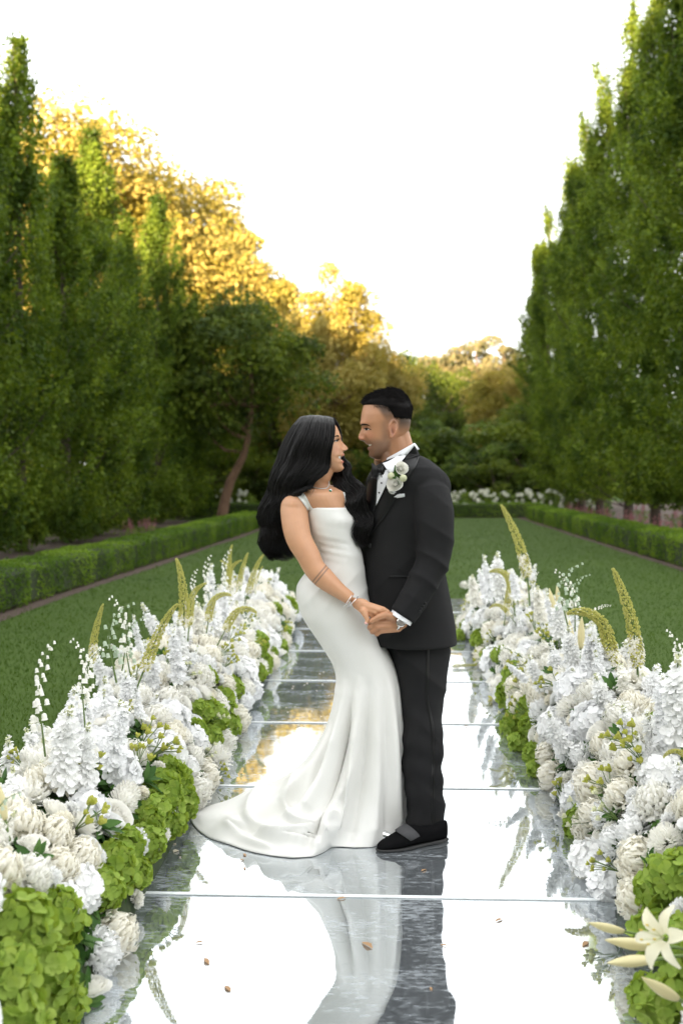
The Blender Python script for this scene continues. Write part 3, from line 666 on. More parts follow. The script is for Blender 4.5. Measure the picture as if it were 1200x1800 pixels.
    d = V-_c; px = 0; inv = np.stack([d@_r, d@_u, d@_f], 1); px = 600+FPX*inv[:, 0]/inv[:, 2]; py = 900-FPX*inv[:, 1]/inv[:, 2]
    cx, cy = (px-560)*6.6667, (py-670)*6.6667; head = V[:, 2] > 1.45
    lat = np.abs(V[:, 1]-YG)/sG
    def mixc(C, msk, col): return C*(1-msk[:, None])+np.array(col)*msk[:, None]
    ss = lambda x, a, b: np.clip((x-a)/(b-a), 0, 1)**2*(3-2*np.clip((x-a)/(b-a), 0, 1))
    red = np.exp(-((cx-600)/60)**2-((cy-640)/45)**2)*.35+np.exp(-((cx-480)/30)**2-((cy-665)/30)**2)*.5; C = mixc(C, red*head, (.52,.20,.13))
    C = mixc(C, head*np.exp(-((cx-870)/55)**2-((cy-575)/95)**2)*.5, (.55,.22,.14))
    jaw = ss(cy, 640, 740)*ss(cx+.35*(cy-700)*0, 500, 560)*(1-ss(cx-.0*cy, 800, 870))*(1-ss(cy, 900, 960)); stub = np.maximum(jaw, ss(cy, 400, 520)*(1-ss(cy,760,900))*np.exp(-((cx-770)/42)**2)*.8)
    mou = np.exp(-((cy-700)/14)**2)*(lat < 110)*(cx < 640); stub = np.maximum(stub, mou*.8)
    C = mixc(C, head*stub*.5, (.115,.085,.07))
    edge = cx-(645+np.clip(cy-290, 0, 400)*.62)
    f1 = ss(edge, 0, 70)*(1-.55*ss(cy, 330, 500))*(cy < 560)*(1-ss(cy, 480, 560)*(cx < 830)); f2 = ss(cx, 905, 960)*(1-.98*ss(cy, 470, 660))
    fade = np.maximum(f1, f2)*(np.hypot((cx-868)/1.0, (cy-572)/1.9) > 54)
    C = mixc(C, head*np.clip(fade, 0, 1)*.85, (.03,.024,.021))
    C = mixc(C, head*np.exp(-((cx-862)/20)**2-((cy-585)/42)**2)*.75, (.16,.06,.04))  # shade inside the ear, painted into the skin colour
    C = mixc(C, head*np.exp(-((cx-522)/12)**2-((cy-697)/6)**2)*.8, (.08,.03,.02))  # nostril's inner shade, painted as a dark spot
    lip = head*(lat < 82)*(cx < 650)*(np.exp(-((cy-730)/9)**2)+np.exp(-((cy-789)/11)**2)); C = mixc(C, np.clip(lip, 0, 1)*.75, (.36,.13,.11))
    inm = head*(lat < 72)*(cx < 640)*np.exp(-((cy-760)/13)**2); C = mixc(C, np.clip(inm, 0, 1)*.9, (.06,.02,.02))  # shade within the open mouth, painted into the colour
    body = man.part('body', V, F, M['skin'], colors=np.c_[C, np.ones(len(C))])
    bv = bvh_of(V, F)
    # eyes, brows, teeth
    def P1(cx, cy): return (560+cx/6.6667, 670+cy/6.6667)
    e = ruled(bv, [P1(538,560),P1(560,554),P1(602,564)], [P1(540,572),P1(560,577),P1(602,566)], 9, 5, .0012, .003, YG); man.part('eye', *e, M['eye_white'], body)
    e = ruled(bv, [P1(544,558),P1(556,554),P1(572,558)], [P1(545,573),P1(557,578),P1(572,574)], 8, 4, .002, .002, YG); man.part('iris', *e, M['iris'], body)
    e = ruled(bv, [P1(530,554),P1(562,545),P1(616,566)], [P1(532,562),P1(562,556),P1(612,571)], 9, 3, .0026, .002, YG); man.part('eyelid_lashes', *e, M['brow'], body)
    e = ruled(bv, [P1(486,502),P1(530,497),P1(575,507),P1(606,528)], [P1(488,524),P1(530,516),P1(575,521),P1(606,532)], 12, 4, .0022, .003, YG); man.part('eyebrow', *e, M['brow'], body)
    e = ruled(bv, [P1(584,740),P1(600,742),P1(618,742)], [P1(588,756),P1(602,758),P1(618,750)], 9, 4, .0022, .004, YG); man.part('teeth', *e, M['teeth'], body)
    # hair: cropped cap swept up at the front, with strands
    Fh = [(104,830),(112,740),(131,685),(156,625),(196,567),(229,524),(257,505),(278,512),(290,545),(302,610),(318,680),(350,715),(400,755),(450,800),(500,860)]
    Bh = [(104,880),(112,925),(131,978),(156,1010),(195,1042),(240,1066),(300,1082),(360,1088),(430,1082),(500,1076)]
    wh = [(104,20),(112,66),(130,115),(155,145),(195,175),(240,200),(300,217),(360,227),(430,224),(500,215)]
    Vh, Fc = head_loft(np.linspace(104, 440, 60), Fh, Bh, wh, mx, mz, YG, sG, 1, lambda r, y: (0, 0), 80, .75, .5)
    Vh = Vh + norm(Vh-g1(820, 420))*(vnoise(Vh*np.array([.4,1,1]), 150, 3)*.0026)[:, None]
    mb = MB(); mb.add(Vh, Fc); g = np.random.default_rng(3); nring = 80
    cen = g1(800, 430)
    for k in range(9000):
        i = g.integers(0, len(Vh)); p = Vh[i]; r_ = (i//nring)/59
        if r_ > .42 and p[0] < g1(640, 300)[0]: continue
        o = norm(p-cen); fw = np.array([-.75, g.normal(0, .15), .35]) if r_ < .5 else np.array([.25, 0, -.8])
        t = norm(fw-o*np.dot(fw, o)*.97+o*(.22 if r_ < .35 else .03)+g.normal(size=3)*(.16 if r_ < .35 else .08)); L = g.uniform(.010, .026)*(1.15-r_*.85)
        q = p-o*.002+g.normal(size=3)*.001; mb.add(*tube([q, q+t*L*.55+o*.002, q+t*L+o*.0005], [.0007, .0006, .00015], 3, False))
    V_, F_ = mb.arrays(); man.part('hair', V_, F_, M['hair_short'])
    # trousers: two legs meeting at the seat
    def leg(rows, k=40, ph=0):
        rings = []
        for (py, L, R, Y, dep) in rows:
            a, b = W(L, py, Y), W(R, py, Y); c = (a+b)/2; hw = (b[0]-a[0])/2; z = c[2]; ring = []
            for j in range(k):
                t = 2*math.pi*j/k; r = 1+.02*math.sin(3*t+py*.05+ph)+.015*math.sin(5*t-py*.03)
                ring.append((c[0]+hw*r*math.cos(t), c[1]+dep*r*math.sin(t), z))
            rings.append(np.array(ring))
        return loft(rings)
    def dens(rows, n): a = np.array(rows, float); y = np.linspace(a[0, 0], a[-1, 0], n); return [(q, *[np.interp(q, a[:, 0], a[:, c]) for c in range(1, 5)]) for q in y]
    legA = leg(dens([(1060,672,782,4.17,.13),(1110,672,788,4.16,.13),(1150,684,789,4.14,.115),(1180,693,784,4.13,.105),(1220,702,780,4.12,.097),(1283,705,777,4.09,.088),(1350,709,779,4.065,.083),(1420,713,780,4.045,.082),(1464,716,781,4.035,.084)], 40))
    legB = leg(dens([(1040,665,770,4.22,.14),(1110,664,765,4.24,.125),(1180,676,762,4.26,.105),(1280,692,756,4.27,.085),(1440,700,762,4.27,.08)], 30), ph=2)
    V, F = join([legA, legB]); V, F, Nn = remesh(V, F, .006, 3)
    zz = V[:, 2]; cr = np.exp(-((zz-.28)/.22)**2)
    V = V + Nn*((np.sin(zz*62+V[:, 0]*22+vnoise(V, 9, 4)*2)*.0040*cr + vnoise(V*np.array([1, 1, 2.2]), 16, 5)*.0035 + (1-np.abs(np.sin(zz*15+V[:, 0]*16+vnoise(V, 6, 9))))**2*.006)[:, None])
    tro = man.part('trousers', V, F, M['suit']); bt = bvh_of(V, F)
    st = np.array([(752,1131),(751,1180),(750,1227),(757,1262),(760,1283),(761,1340),(760,1427),(759,1460)], float)
    e = ruled(bt, st-np.array([2.6, 0]), st+np.array([2.6, 0]), 60, 4, .0012, .002, 4.03); man.part('side_stripe', *e, M['satin_black'], tro)
    # jacket: body and both sleeves
    rows = dens([(800,690,741,4.14,.085),(808,676,757,4.15,.13),(822,654,774,4.16,.185),(840,643,787,4.17,.205),(870,642,790,4.18,.20),(910,640,787,4.17,.185),(950,640,782,4.17,.17),(1000,640,782,4.17,.165),(1050,643,792,4.17,.17),(1100,647,801,4.165,.175),(1129,652,804,4.165,.18)], 46)
    rings = []
    for (py, L, R, Y, dep) in rows:
        a, b = W(L, py, Y), W(R, py, Y); c = (a+b)/2; hw = (b[0]-a[0])/2; ring = []
        for j in range(56):
            t = 2*math.pi*j/56; cc, sn = math.cos(t), math.sin(t); ring.append((c[0]+hw*math.copysign(abs(cc)**.85, cc), c[1]+dep*math.copysign(abs(sn)**.85, sn), c[2]))
        rings.append(np.array(ring))
    parts = [loft(rings)]
    sl = catmull([W(750,848,4.06), W(757,885,4.02), W(763,925,3.99), W(762,980,3.975), W(742,1025,3.95), W(727,1052,3.935), W(707,1083,3.92)], 22)
    parts.append(tube(sl, interp(np.linspace(0, 1, 22), [(0,.064),(.1,.087),(.2,.087),(.35,.079),(.5,.068),(.62,.064),(.8,.057),(1,.052)]), 28))
    parts.append(ellipsoid(W(752,858,4.07), (.096,.09,.095)))
    sl2 = catmull([W(690,862,4.30), W(655,905,4.36), W(640,955,4.38), W(618,985,4.34)], 14); parts.append(tube(sl2, np.linspace(.08, .05, 14), 20))
    V, F = join(parts); V, F, Nn = remesh(V, F, .005, 2)
    # creases: elbow and forearm drag lines, soft folds in the body
    el = W(762, 985, 3.95); dd = V-el; el_w = np.exp(-(dd[:, 0]/.12)**2-(dd[:, 2]/.15)**2)*np.exp(-((V[:, 1]-3.93)/.09)**2)
    q = dd[:, 2]*.9+dd[:, 0]*.45; rid = lambda x: (1-np.abs(np.sin(x)))**1.6
    fa = W(725,1055,3.92); df = V-fa; fw_ = np.exp(-(df[:, 0]/.09)**2-(df[:, 2]/.08)**2)*np.exp(-((V[:, 1]-3.9)/.09)**2); q2 = df[:, 2]*.6-df[:, 0]*.8
    up = V-W(770,905,3.95); uw = np.exp(-(up[:, 0]/.08)**2-(up[:, 2]/.14)**2)*(V[:, 1] < 4.05); q3 = up[:, 2]*.8+up[:, 0]*.6
    wst = np.exp(-((V[:, 2]-W(700,1000,4.1)[2])/.10)**2)*(V[:, 0] < W(735,1000,4.1)[0])
    V = V + Nn*(((rid(q*33+vnoise(V, 9, 6)*1.4)-.25)*.011*el_w + (rid(q2*44+vnoise(V, 12, 16))-.25)*.006*fw_ + (rid(q3*26+vnoise(V, 9, 18)*1.2)-.25)*.006*uw + (rid(V[:, 2]*16-V[:, 0]*14+vnoise(V, 8, 19))-.25)*.0035*wst + vnoise(V, 9, 7)*.0028 + vnoise(V*np.array([1, 1, .5]), 24, 8)*.0012)[:, None])
    hem = np.exp(-((V[:, 2]-W(720,1129,4.1)[2])/.05)**2); V[:, 0] += hem*.003*np.sin(V[:, 1]*30)
    jac = man.part('jacket', V, F, M['suit']); bj = bvh_of(V, F)
    def P6(*pts): return [(640+a/5, 780+b/5) for a, b in pts]
    e = ruled(bj, P6((118,240),(112,330),(106,430),(100,545)), P6((225,225),(205,330),(155,440),(102,550)), 22, 8, .004, .004, 4.0); shirt = man.part('shirt', *e, M['shirt'])
    for a, b in ((150,345),(130,430)):
        man.part('shirt_stud', *ellipsoid(proj(bj, 640+a/5, 780+b/5, .008, 4.0), (.0035,.003,.0035), nu=10, nv=8), M['satin_black'], shirt)
    # near lapel with its peak, far lapel, collar
    e = ruled(bj, P6((322,150),(290,200),(250,262),(195,385),(150,470),(100,548),(60,660),(28,800)), P6((488,100),(455,190),(408,268),(345,380),(270,500),(180,640),(100,740),(45,815)), 44, 9, .007, .005, 4.0, True, .003); lap = man.part('lapel', *e, M['satin_black'], jac)
    e = ruled(bj, P6((322,150),(380,75),(432,8)), P6((488,100),(470,62),(440,12)), 14, 7, .009, .006, 4.06, True, .003); man.part('jacket_collar', *e, M['satin_black'], jac)
    e = ruled(bj, P6((112,300),(106,420),(98,545),(60,660),(28,795)), P6((60,290),(22,380),(10,520),(8,660),(14,790)), 34, 7, .0085, .005, 4.12, True, .003); man.part('lapel', *e, M['satin_black'], jac)
    # shirt collar
    def P6w(a, b, Y): return W(640+a/5, 780+b/5, Y)
    def tilt_ring(c, hx, hy, tiltz, n=40): 
        return np.array([c + np.array([hx*math.cos(2*math.pi*k/n), hy*math.sin(2*math.pi*k/n), tiltz*math.cos(2*math.pi*k/n)]) for k in range(n)])
    ca = P6w(300, 72, YG+.01); cb = P6w(318, 118, YG+.015)
    r1 = tilt_ring(ca, .0665, .068, .036); r2 = tilt_ring(cb+np.array([0, 0, -.012]), .077, .085, .045); r3 = tilt_ring(cb+np.array([0,0,-.012]), .071, .079, .045); r0 = tilt_ring(ca, .0625, .064, .036)
    Vc, Fc = loft([r3, r2, r1, r0, r3*1.0]); man.part('shirt_collar', Vc, Fc, M['shirt'], shirt)
    # wing of the collar down to the tie
    e = ruled(bj, P6((158,170),(215,150),(300,98),(380,38),(432,0)), P6((195,222),(245,258),(322,160),(388,80),(440,18)), 24, 7, .024, .008, 4.05, True, .003); man.part('collar_point', *e, M['shirt'], shirt)
    # bow tie
    mb = MB(); kc = P6w(132, 236, 4.005)
    for sx, zt_ in ((-1, .004), (1, -.004)):
        rr = []
        for s in np.linspace(0, 1, 12):
            hh = .007+.019*math.sin(min(1, s*1.15)*math.pi*.52)**.9*(1-.25*(s > .93)); dp = .007+.008*math.sin(math.pi*min(s, .97)**.7)
            c = kc + np.array([sx*(.004+s*.026), -.002+.006*sx*s, zt_*s-.004*s])
            rr.append(np.array([c+np.array([.002*math.sin(3*a)*s, -dp*math.cos(a), hh*math.sin(a)*(1+.16*math.cos(4*a)*s)]) for a in np.linspace(0, 2*math.pi, 20, endpoint=False)]))
        mb.add(*loft(rr))
    mb.add(*ellipsoid(kc+np.array([0,-.006,0]), (.008,.010,.010), nu=14, nv=10))
    for a, b, ra, rb in (((.010,-.012),(.020,-.036),.012,.009), ((-.006,-.010),(-.014,-.034),.011,.008), ((.024,.006),(.030,-.016),.012,.010)):
        mb.add(*tube([kc+np.array([a[0], .004, a[1]]), kc+np.array([(a[0]+b[0])/2, .001, (a[1]+b[1])/2]), kc+np.array([b[0], .004, b[1]])], [ra, ra*1.1, rb], 12, True, .35))
    V_, F_ = mb.arrays(); man.part('bow_tie', V_, F_, M['satin_black'])
    # pocket square, pocket, button, cuff buttons
    e = ruled(bj, P6((215,492),(232,462),(256,452),(285,434),(318,440),(352,437)), P6((218,497),(245,489),(270,482),(300,476),(330,472),(356,466)), 26, 5, .005, .005, 4.0, False, .004); man.part('pocket_square', *e, M['shirt'], jac)
    e = ruled(bj, P6((218,1160),(300,1160),(400,1162)), P6((218,1178),(300,1176),(400,1176)), 14, 3, .0035, .003, 4.0); man.part('pocket_flap', *e, M['satin_black'], jac)
    b0 = proj(bj, 640+52/5, 780+895/5, .004, 4.02); man.part('button', *ellipsoid(b0, (.009,.005,.009)), M['satin_black'], jac)
    for a, b in ((533,1403),(515,1428),(497,1450),(484,1472)): man.part('cuff_button', *ellipsoid(proj(bj, 640+a/5, 780+b/5, .002, 3.93), (.006,.004,.006), nu=12, nv=8), M['satin_black'], jac)
    # shirt cuff and watch
    ax = norm(W(700,1093,3.92)-W(716,1068,3.925)); cc = W(704.5,1086.5,3.92)
    man.part('shirt_cuff', *tube([cc-ax*.01, cc+ax*.004, cc+ax*.0065, cc+ax*.0065], [.046,.046,.046,.040], 28), M['shirt'], shirt)
    wc = g3(618, 470, 3.925); ax2 = norm(g3(560,455,3.925)-g3(650,500,3.925))
    t = []; u1 = norm(np.cross(ax2, [0, 1, 0])); u2 = np.cross(ax2, u1)
    ringp = [wc+u1*.030*math.cos(a)+u2*.026*math.sin(a) for a in np.linspace(0, 2*math.pi, 33)]
    wt = man.part('watch', *tube(ringp, .0062, 8), M['steel'])
    fc = g3(622, 470, 3.884); man.part('watch_case', *tube([fc+np.array([0,.006,0]), fc, fc-np.array([0,.004,0])], [.0185,.0190,.0170], 24), M['steel'], wt)
    man.part('watch_dial', *tube([fc-np.array([0,.004,0]), fc-np.array([0,.0052,0])], [.0145,.0142], 24), M['dial'], wt)
    # shoes
    def shoe(toe, heel, nm):
        toe = np.asarray(toe); heel = np.asarray(heel); ax = norm(heel-toe); L = np.linalg.norm(heel-toe); sd = np.cross([0, 0, 1], ax)
        hwf = [(0,.006),(.03,.020),(.1,.034),(.22,.044),(.34,.047),(.5,.041),(.65,.034),(.85,.034),(.96,.028),(1,.016)]
        topf = [(0,.020),(.05,.030),(.15,.040),(.28,.053),(.40,.072),(.47,.084),(.55,.078),(.65,.068),(.8,.066),(1,.078)]
        rr = []
        for s in np.linspace(0, 1, 36):
            hw, tp = interp(s, hwf), interp(s, topf); b = .009; ring = []
            for a in np.linspace(0, 2*math.pi, 28, endpoint=False):
                c, sn = math.cos(a), math.sin(a); ring.append(toe+ax*L*s+sd*hw*math.copysign(abs(c)**.7, c)+np.array([0, 0, b+(tp-b)*(.5+.5*math.copysign(abs(sn)**.85, sn))]))
            rr.append(np.array(ring))
        sh = man.part('shoe', *loft(rr), M['velvet'])
        so = []; 
        for s in np.linspace(-.012, 1.012, 30):
            hw = interp(np.clip(s, 0, 1), hwf)+.0012; c = toe+ax*L*s
            so.append(np.array([c+sd*hw+[0,0,.004], c-sd*hw+[0,0,.004], c-sd*hw+[0,0,.0105], c+sd*hw+[0,0,.0105]]))
        man.part('sole', *loft(so), M['sole'], sh)
        so = [np.array([toe+ax*L*s+sd*hw+[0,0,0], toe+ax*L*s-sd*hw+[0,0,0], toe+ax*L*s-sd*hw+[0,0,.012], toe+ax*L*s+sd*hw+[0,0,.012]]) for s, hw in ((.74,.031),(.85,.034),(.95,.029),(1.0,.018))]
        man.part('heel', *loft(so), M['sole'], sh)
        st = []
        for a in np.linspace(-.15, math.pi+.15, 22):
            s = .40; hw, tp = interp(s, hwf)+.0025, interp(s, topf)+.0025; b = .014; c, sn = math.cos(a), max(0, math.sin(a))
            for o in (0,): pass
            p = lambda s_, e: toe+ax*L*(s_+.10*(1-max(0, math.sin(a)))*1.0-.03)+sd*(interp(s_, hwf)+e)*math.copysign(abs(c)**.7, c)+np.array([0, 0, b+(interp(s_, topf)+e-b)*(.5+.5*math.copysign(abs(sn)**.85, math.sin(a)))])
            st.append(np.array([p(.32, .002), p(.46, .002), p(.46, .0045), p(.32, .0045)]))
        man.part('strap', *loft(st), M['grosgrain'], sh)
    tz = np.array([0, 0, MIR]); shoe(G(663,1497,MIR), G(783,1476,MIR), 'near'); shoe(W(625,1440,4.36)*np.array([1,1,0])+tz, W(740,1440,4.28)*np.array([1,1,0])+tz, 'far')
    return bj
bj = build_man()
# ================================================================= the woman
YB = 4.05
M['diamond'] = mat('diamond chain', (.8,.8,.8), .15, spec=1.0)
def g2(cx, cy, Y=YB): return W(450+cx/6, 720+cy/6, Y)                  # her close-up
sB = YB/FPX/6
woman = Fig((-.05, 4.05, MIR), 'woman with long wavy black hair in an ivory satin wedding gown with a trailing hem')
def build_woman():
    Fp = [(96,640),(104,720),(120,780),(150,826),(190,856),(240,878),(285,893),(315,892),(335,895),(360,898),(400,903),(436,912),(452,918),(470,925),(484,924),(500,908),(520,905),(538,912),(552,916),(572,908),(590,913),(612,922),(632,918),(648,900),(662,860)]
    Bp = [(96,620),(104,540),(120,490),(150,450),(200,420),(260,408),(330,412),(400,430),(460,480),(520,580),(570,660),(610,730),(640,790),(662,840)]
    wp = [(96,20),(104,60),(120,95),(150,128),(200,160),(260,180),(330,186),(400,178),(460,166),(520,148),(570,122),(610,92),(640,62),(662,20)]
    def feats(r, y):
        ay = abs(y); d = 0; e = 0
        nb = interp(r, [(300,0),(325,5),(350,22),(375,44),(395,62),(408,66),(424,56),(436,26),(446,0)]); nw = interp(r, [(310,20),(380,23),(410,34),(432,42)])
        d += nb*math.exp(-(ay/nw)**2.3); d += 14*gz(r, 424, 14)*gz(ay, 38, 13)
        d -= 22*gz(r, 332, 20)*gz(ay, 76, 34); d += 6*gz(r, 290, 16)*gz(ay, 70, 50)
        d += 14*gz(r, 405, 34)*gz(ay, 100, 38)
        d += 10*gz(r, 476, 10)*gz(ay, 0, 46)+10*gz(r, 552, 11)*gz(ay, 0, 42); d -= 20*gz(r, 512, 14)*gz(ay, 0, 62); d -= 7*gz(r, 480, 34)*gz(ay, 92, 12)
        d += 6*gz(r, 615, 18)*gz(ay, 0, 40)
        return d, e
    mx = lambda x, r: g2(x, r)[0]; mz = lambda x, r: g2(x, r)[2]; parts = []
    parts.append(head_loft(np.linspace(96, 662, 132), Fp, Bp, wp, mx, mz, YB, sB, -1, feats))
    parts.append(rcap(g2(640, 560, YB+.01), g2(655, 860, YB+.02), .046, .050, 26)); parts.append(rcap(g2(760, 600), g2(700, 700), .030, .036, 18))
    # chest and back, trunk
    rows = [(800,500,860,4.09,.055),(835,400,930,4.09,.095),(875,330,985,4.10,.135),(930,320,1000,4.10,.14),(1000,420,1005,4.09,.125),(1060,500,1010,4.085,.115),(1160,540,1040,4.085,.115),(1280,570,1015,4.085,.10),(1450,620,1060,4.09,.09),(1700,620,1060,4.10,.09)]
    rings = []
    a = np.array(rows, float)
    for q in np.linspace(800, 1700, 40):
        L, R_, Y, dp = [np.interp(q, a[:, 0], a[:, c]) for c in range(1, 5)]; A, B = g2(L, q, Y), g2(R_, q, Y); c = (A+B)/2; hw = (B[0]-A[0])/2
        rings.append(np.array([(c[0]+(hw-.004)*math.cos(t), c[1]+(dp-.004)*math.sin(t), c[2]) for t in np.linspace(0, 2*math.pi, 40, endpoint=False)]))
    parts.append(loft(rings))
    parts.append(rcap(W(590,1030,4.11), W(640,1170,4.11), .10, .065, 16)); parts.append(rcap(W(642,1180,4.10), W(655,1445,4.08), .05, .032, 14)); parts.append(rcap(W(645,1180,4.15), W(640,1440,4.2), .05, .032, 14))
    # collar bones
    parts.append(rcap(g2(770, 880, 3.995), g2(560, 850, 3.985), .008, .007, 10))
    # right arm, the near one
    sh, m1, el, wr = W(517,897,4.005), W(524,943,3.965), W(555,1002,3.935), W(616,1053,3.93)
    ar = catmull([W(524,884,4.03), sh, m1, W(541,975,3.945), el, W(585,1030,3.93), wr], 24)
    parts.append(tube(ar, interp(np.linspace(0, 1, 24), [(0,.042),(.12,.056),(.28,.0535),(.45,.0475),(.62,.043),(.75,.043),(.9,.030),(1,.0255)]), 26)); parts.append(ellipsoid(W(518,891,4.01), (.055,.060,.060)))
    def h3(a, b, Y): return W(580+a/5, 1000+b/5, Y)
    parts.append(ellipsoid(h3(300, 335, 3.925), (.046, .016, .028), (0, .62, 0)))
    kn = [h3(462,352,3.905), h3(432,362,3.902), h3(398,384,3.905), h3(368,408,3.915)]
    for k, a_ in enumerate(kn): parts.append(rcap(h3(215+6*k, 285+12*k, 3.93), a_, .015, .0105, 12))
    for k, (a_, c1, c2) in enumerate(zip(kn, [(505,378),(482,408),(440,430),(400,445)], [(520,410),(500,440),(455,462),(415,470)])):
        hand_chain(parts, [a_, h3(*c1, 3.905+.004*k), h3(*c2, 3.925)], (.0105,.0095,.008))
    hand_chain(parts, [h3(290, 370, 3.905), h3(312, 412, 3.898), h3(330, 448, 3.897), h3(318, 474, 3.892)], (.014,.0105,.0088,.0070))
    # left arm up to his shoulder
    parts.append(rcap(g2(900, 900, 4.20), W(640,925,4.30), .05, .04, 14)); parts.append(rcap(W(640,925,4.30), W(668,835,4.27), .038, .024, 14)); parts.append(ellipsoid(W(668,822,4.25), (.02,.03,.03)))
    for k in range(4): hand_chain(parts, [W(663+k*3,818,4.24-.01*k), W(660+k*3,811,4.215-.008*k), W(661+k*3,808,4.185-.008*k)], (.009,.008,.0068))
    hand_chain(parts, [W(674,822,4.25), W(681,814,4.24), W(684,808,4.22)], (.010,.009,.0075))
    V, F = join(parts); V, F, Nn = remesh(V, F, .0034, 1, fac=.45)
    base = np.array([.59,.315,.18]); C = np.tile(base, (len(V), 1)); d = V-_c; inv = np.stack([d@_r, d@_u, d@_f], 1)
    px = 600+FPX*inv[:, 0]/inv[:, 2]; py = 900-FPX*inv[:, 1]/inv[:, 2]; cx, cy = (px-450)*6, (py-720)*6; lat = np.abs(V[:, 1]-YB)/sB; head = (cy < 700)&(cx > 400)
    def mixc(C, msk, col): return C*(1-msk[:, None])+np.array(col)*msk[:, None]
    C = mixc(C, head*np.exp(-((cx-850)/50)**2-((cy-425)/45)**2)*.35, (.70,.32,.24))
    C = mixc(C, head*np.exp(-((cx-845)/48)**2-((cy-318)/14)**2)*.55, (.20,.10,.07))
    lip = head*(lat < 66)*(cx > 855)*(np.exp(-((cy-477)/10)**2)+np.exp(-((cy-552)/13)**2)); C = mixc(C, np.clip(lip, 0, 1)*.85, (.55,.17,.14))
    inm = head*(lat < 58)*(cx > 865)*np.exp(-((cy-513)/18)**2); C = mixc(C, np.clip(inm, 0, 1)*.85, (.10,.03,.03))  # dark of her open mouth is shade put into the colour
    C = mixc(C, head*np.exp(-((cx-925)/9)**2-((cy-434)/5)**2)*.7, (.12,.05,.04))  # shade of the nostril painted onto the skin
    # two thin inked bands round the forearm
    ax = norm(wr-el); s = (V-el)@ax; dist = np.linalg.norm(V-el-np.outer(s, ax), axis=1)
    for c0 in (.020, .032): C = mixc(C, (dist < .07)*np.exp(-((s-c0)/.0026)**2)*.8, (.10,.08,.075))
    body = woman.part('body', V, F, M['skin'], colors=np.c_[C, np.ones(len(C))]); bv = bvh_of(V, F)
    P2 = lambda a, b: (450+a/6, 720+b/6)
    e = ruled(bv, [P2(826,328),P2(850,320),P2(868,318)], [P2(828,336),P2(850,338),P2(868,331)], 8, 4, .0012, .003, YB); man_ = woman.part('eye', *e, M['eye_white'], body)
    e = ruled(bv, [P2(846,320),P2(858,318),P2(867,319)], [P2(847,336),P2(858,337),P2(867,332)], 7, 4, .0018, .002, YB); woman.part('iris', *e, M['iris'], body)
    e = ruled(bv, [P2(798,340),P2(835,322),P2(875,308)], [P2(800,345),P2(835,332),P2(876,318)], 10, 3, .0026, .002, YB); woman.part('eyelid_lashes', *e, M['brow'], body)
    e = ruled(bv, [P2(815,290),P2(845,272),P2(874,270)], [P2(815,296),P2(845,284),P2(873,286)], 10, 3, .0018, .002, YB); woman.part('eyebrow', *e, M['brow'], body)
    e = ruled(bv, [P2(868,495),P2(880,492),P2(893,491)], [P2(870,512),P2(881,519),P2(893,520)], 9, 5, .0004, .003, YB); woman.part('teeth', *e, M['teeth'], body)
    nl = h3(314, 478, 3.884); woman.part('fingernail', *ellipsoid(nl, (.007,.003,.0045), (0, .5, 0), 12, 8), M['nail'], body)
    # ---------------- gown: bodice and trained skirt are one cloth
    NT = 320; TH = np.linspace(0, 2*math.pi, NT, endpoint=False)
    up = [(892,538.5,616.5,4.085,.118),(903,538.5,620,4.085,.121),(915,541,624.5,4.085,.122),(928,543,624,4.085,.119),(940,547,624,4.085,.115),(955,552,629,4.09,.108),(972,556,635,4.09,.106),(988,552,638,4.095,.11),(1005,540,641,4.10,.12),(1024,527,644,4.11,.135),(1043,522,647,4.11,.145),(1062,526,652,4.11,.15),(1084,533,656,4.11,.148),(1105,546,662,4.11,.14),(1124,559,669,4.11,.132),(1145,573,681,4.11,.125),(1170,587,692,4.11,.118),(1195,592,699,4.11,.116),(1217,589,703,4.11,.12)]
    a = np.array(up, float); rings = []
    for q in np.linspace(892, 1217, 110):
        L, R_, Y, dp = [float(catmull_at(q, a, c)) for c in range(1, 5)]; A, B = W(L, q, Y), W(R_, q, Y); c = (A+B)/2; hw = (B[0]-A[0])/2
        bx = []
        for t in TH:
            cc, sn = math.cos(t), math.sin(t); z = c[2]
            if q < 935: z += 0
            bx.append((c[0]+hw*math.copysign(abs(cc)**.9, cc), c[1]+dp*math.copysign(abs(sn)**.9, sn), z))
        rings.append(np.array(bx))
    # hem laid out on the floor, by compass angle (0 = to his side, 180 = train, 270 = camera)
    hem = [(0,716,1452),(15,712,1440),(35,700,1424),(60,672,1410),(90,620,1400),(115,560,1396),(135,500,1398),(150,450,1402),(162,405,1408),(170,372,1416),(176,346,1427),(180,334,1437),(185,338,1449),(190,352,1463),(196,370,1474),(203,402,1484),(211,436,1496),(220,475,1504),(230,515,1508),(238,548,1506),(245,566,1498),(250,578,1489),(256,592,1488),(266,620,1490),(278,652,1489),(292,676,1482),(308,697,1471),(325,709,1463),(345,717,1456),(360,716,1452)]
    h = np.array([(t, *G(x, y, MIR+.002)) for t, x, y in hem]); deg = np.degrees(TH)
    H = np.stack([np.interp(deg, h[:, 0], h[:, k]) for k in (1, 2, 3)], 1)
    for _ in range(2): H = (np.roll(H, 1, 0)+2*H+np.roll(H, -1, 0))/4
    K = rings[-1]; K2 = rings[-4]; dv = norm(K-K2); cen = K.mean(0); NR = 150
    out = norm((H-K)*np.array([1, 1, 0])); ln = np.linalg.norm((H-K)[:, :2], axis=1)
    P1 = K + dv*(.30+.10*np.clip(ln, 0, .5))[:, None]; P2_ = H - out*(ln*.50)[:, None] + np.array([0, 0, .05])+np.array([0,0,1])*np.clip(.10-ln*.1, 0, .1)[:, None]
    for t in np.linspace(0, 1, NR)[1:]: rings.append((1-t)**3*K+3*t*(1-t)**2*P1+3*t*t*(1-t)*P2_+t**3*H)
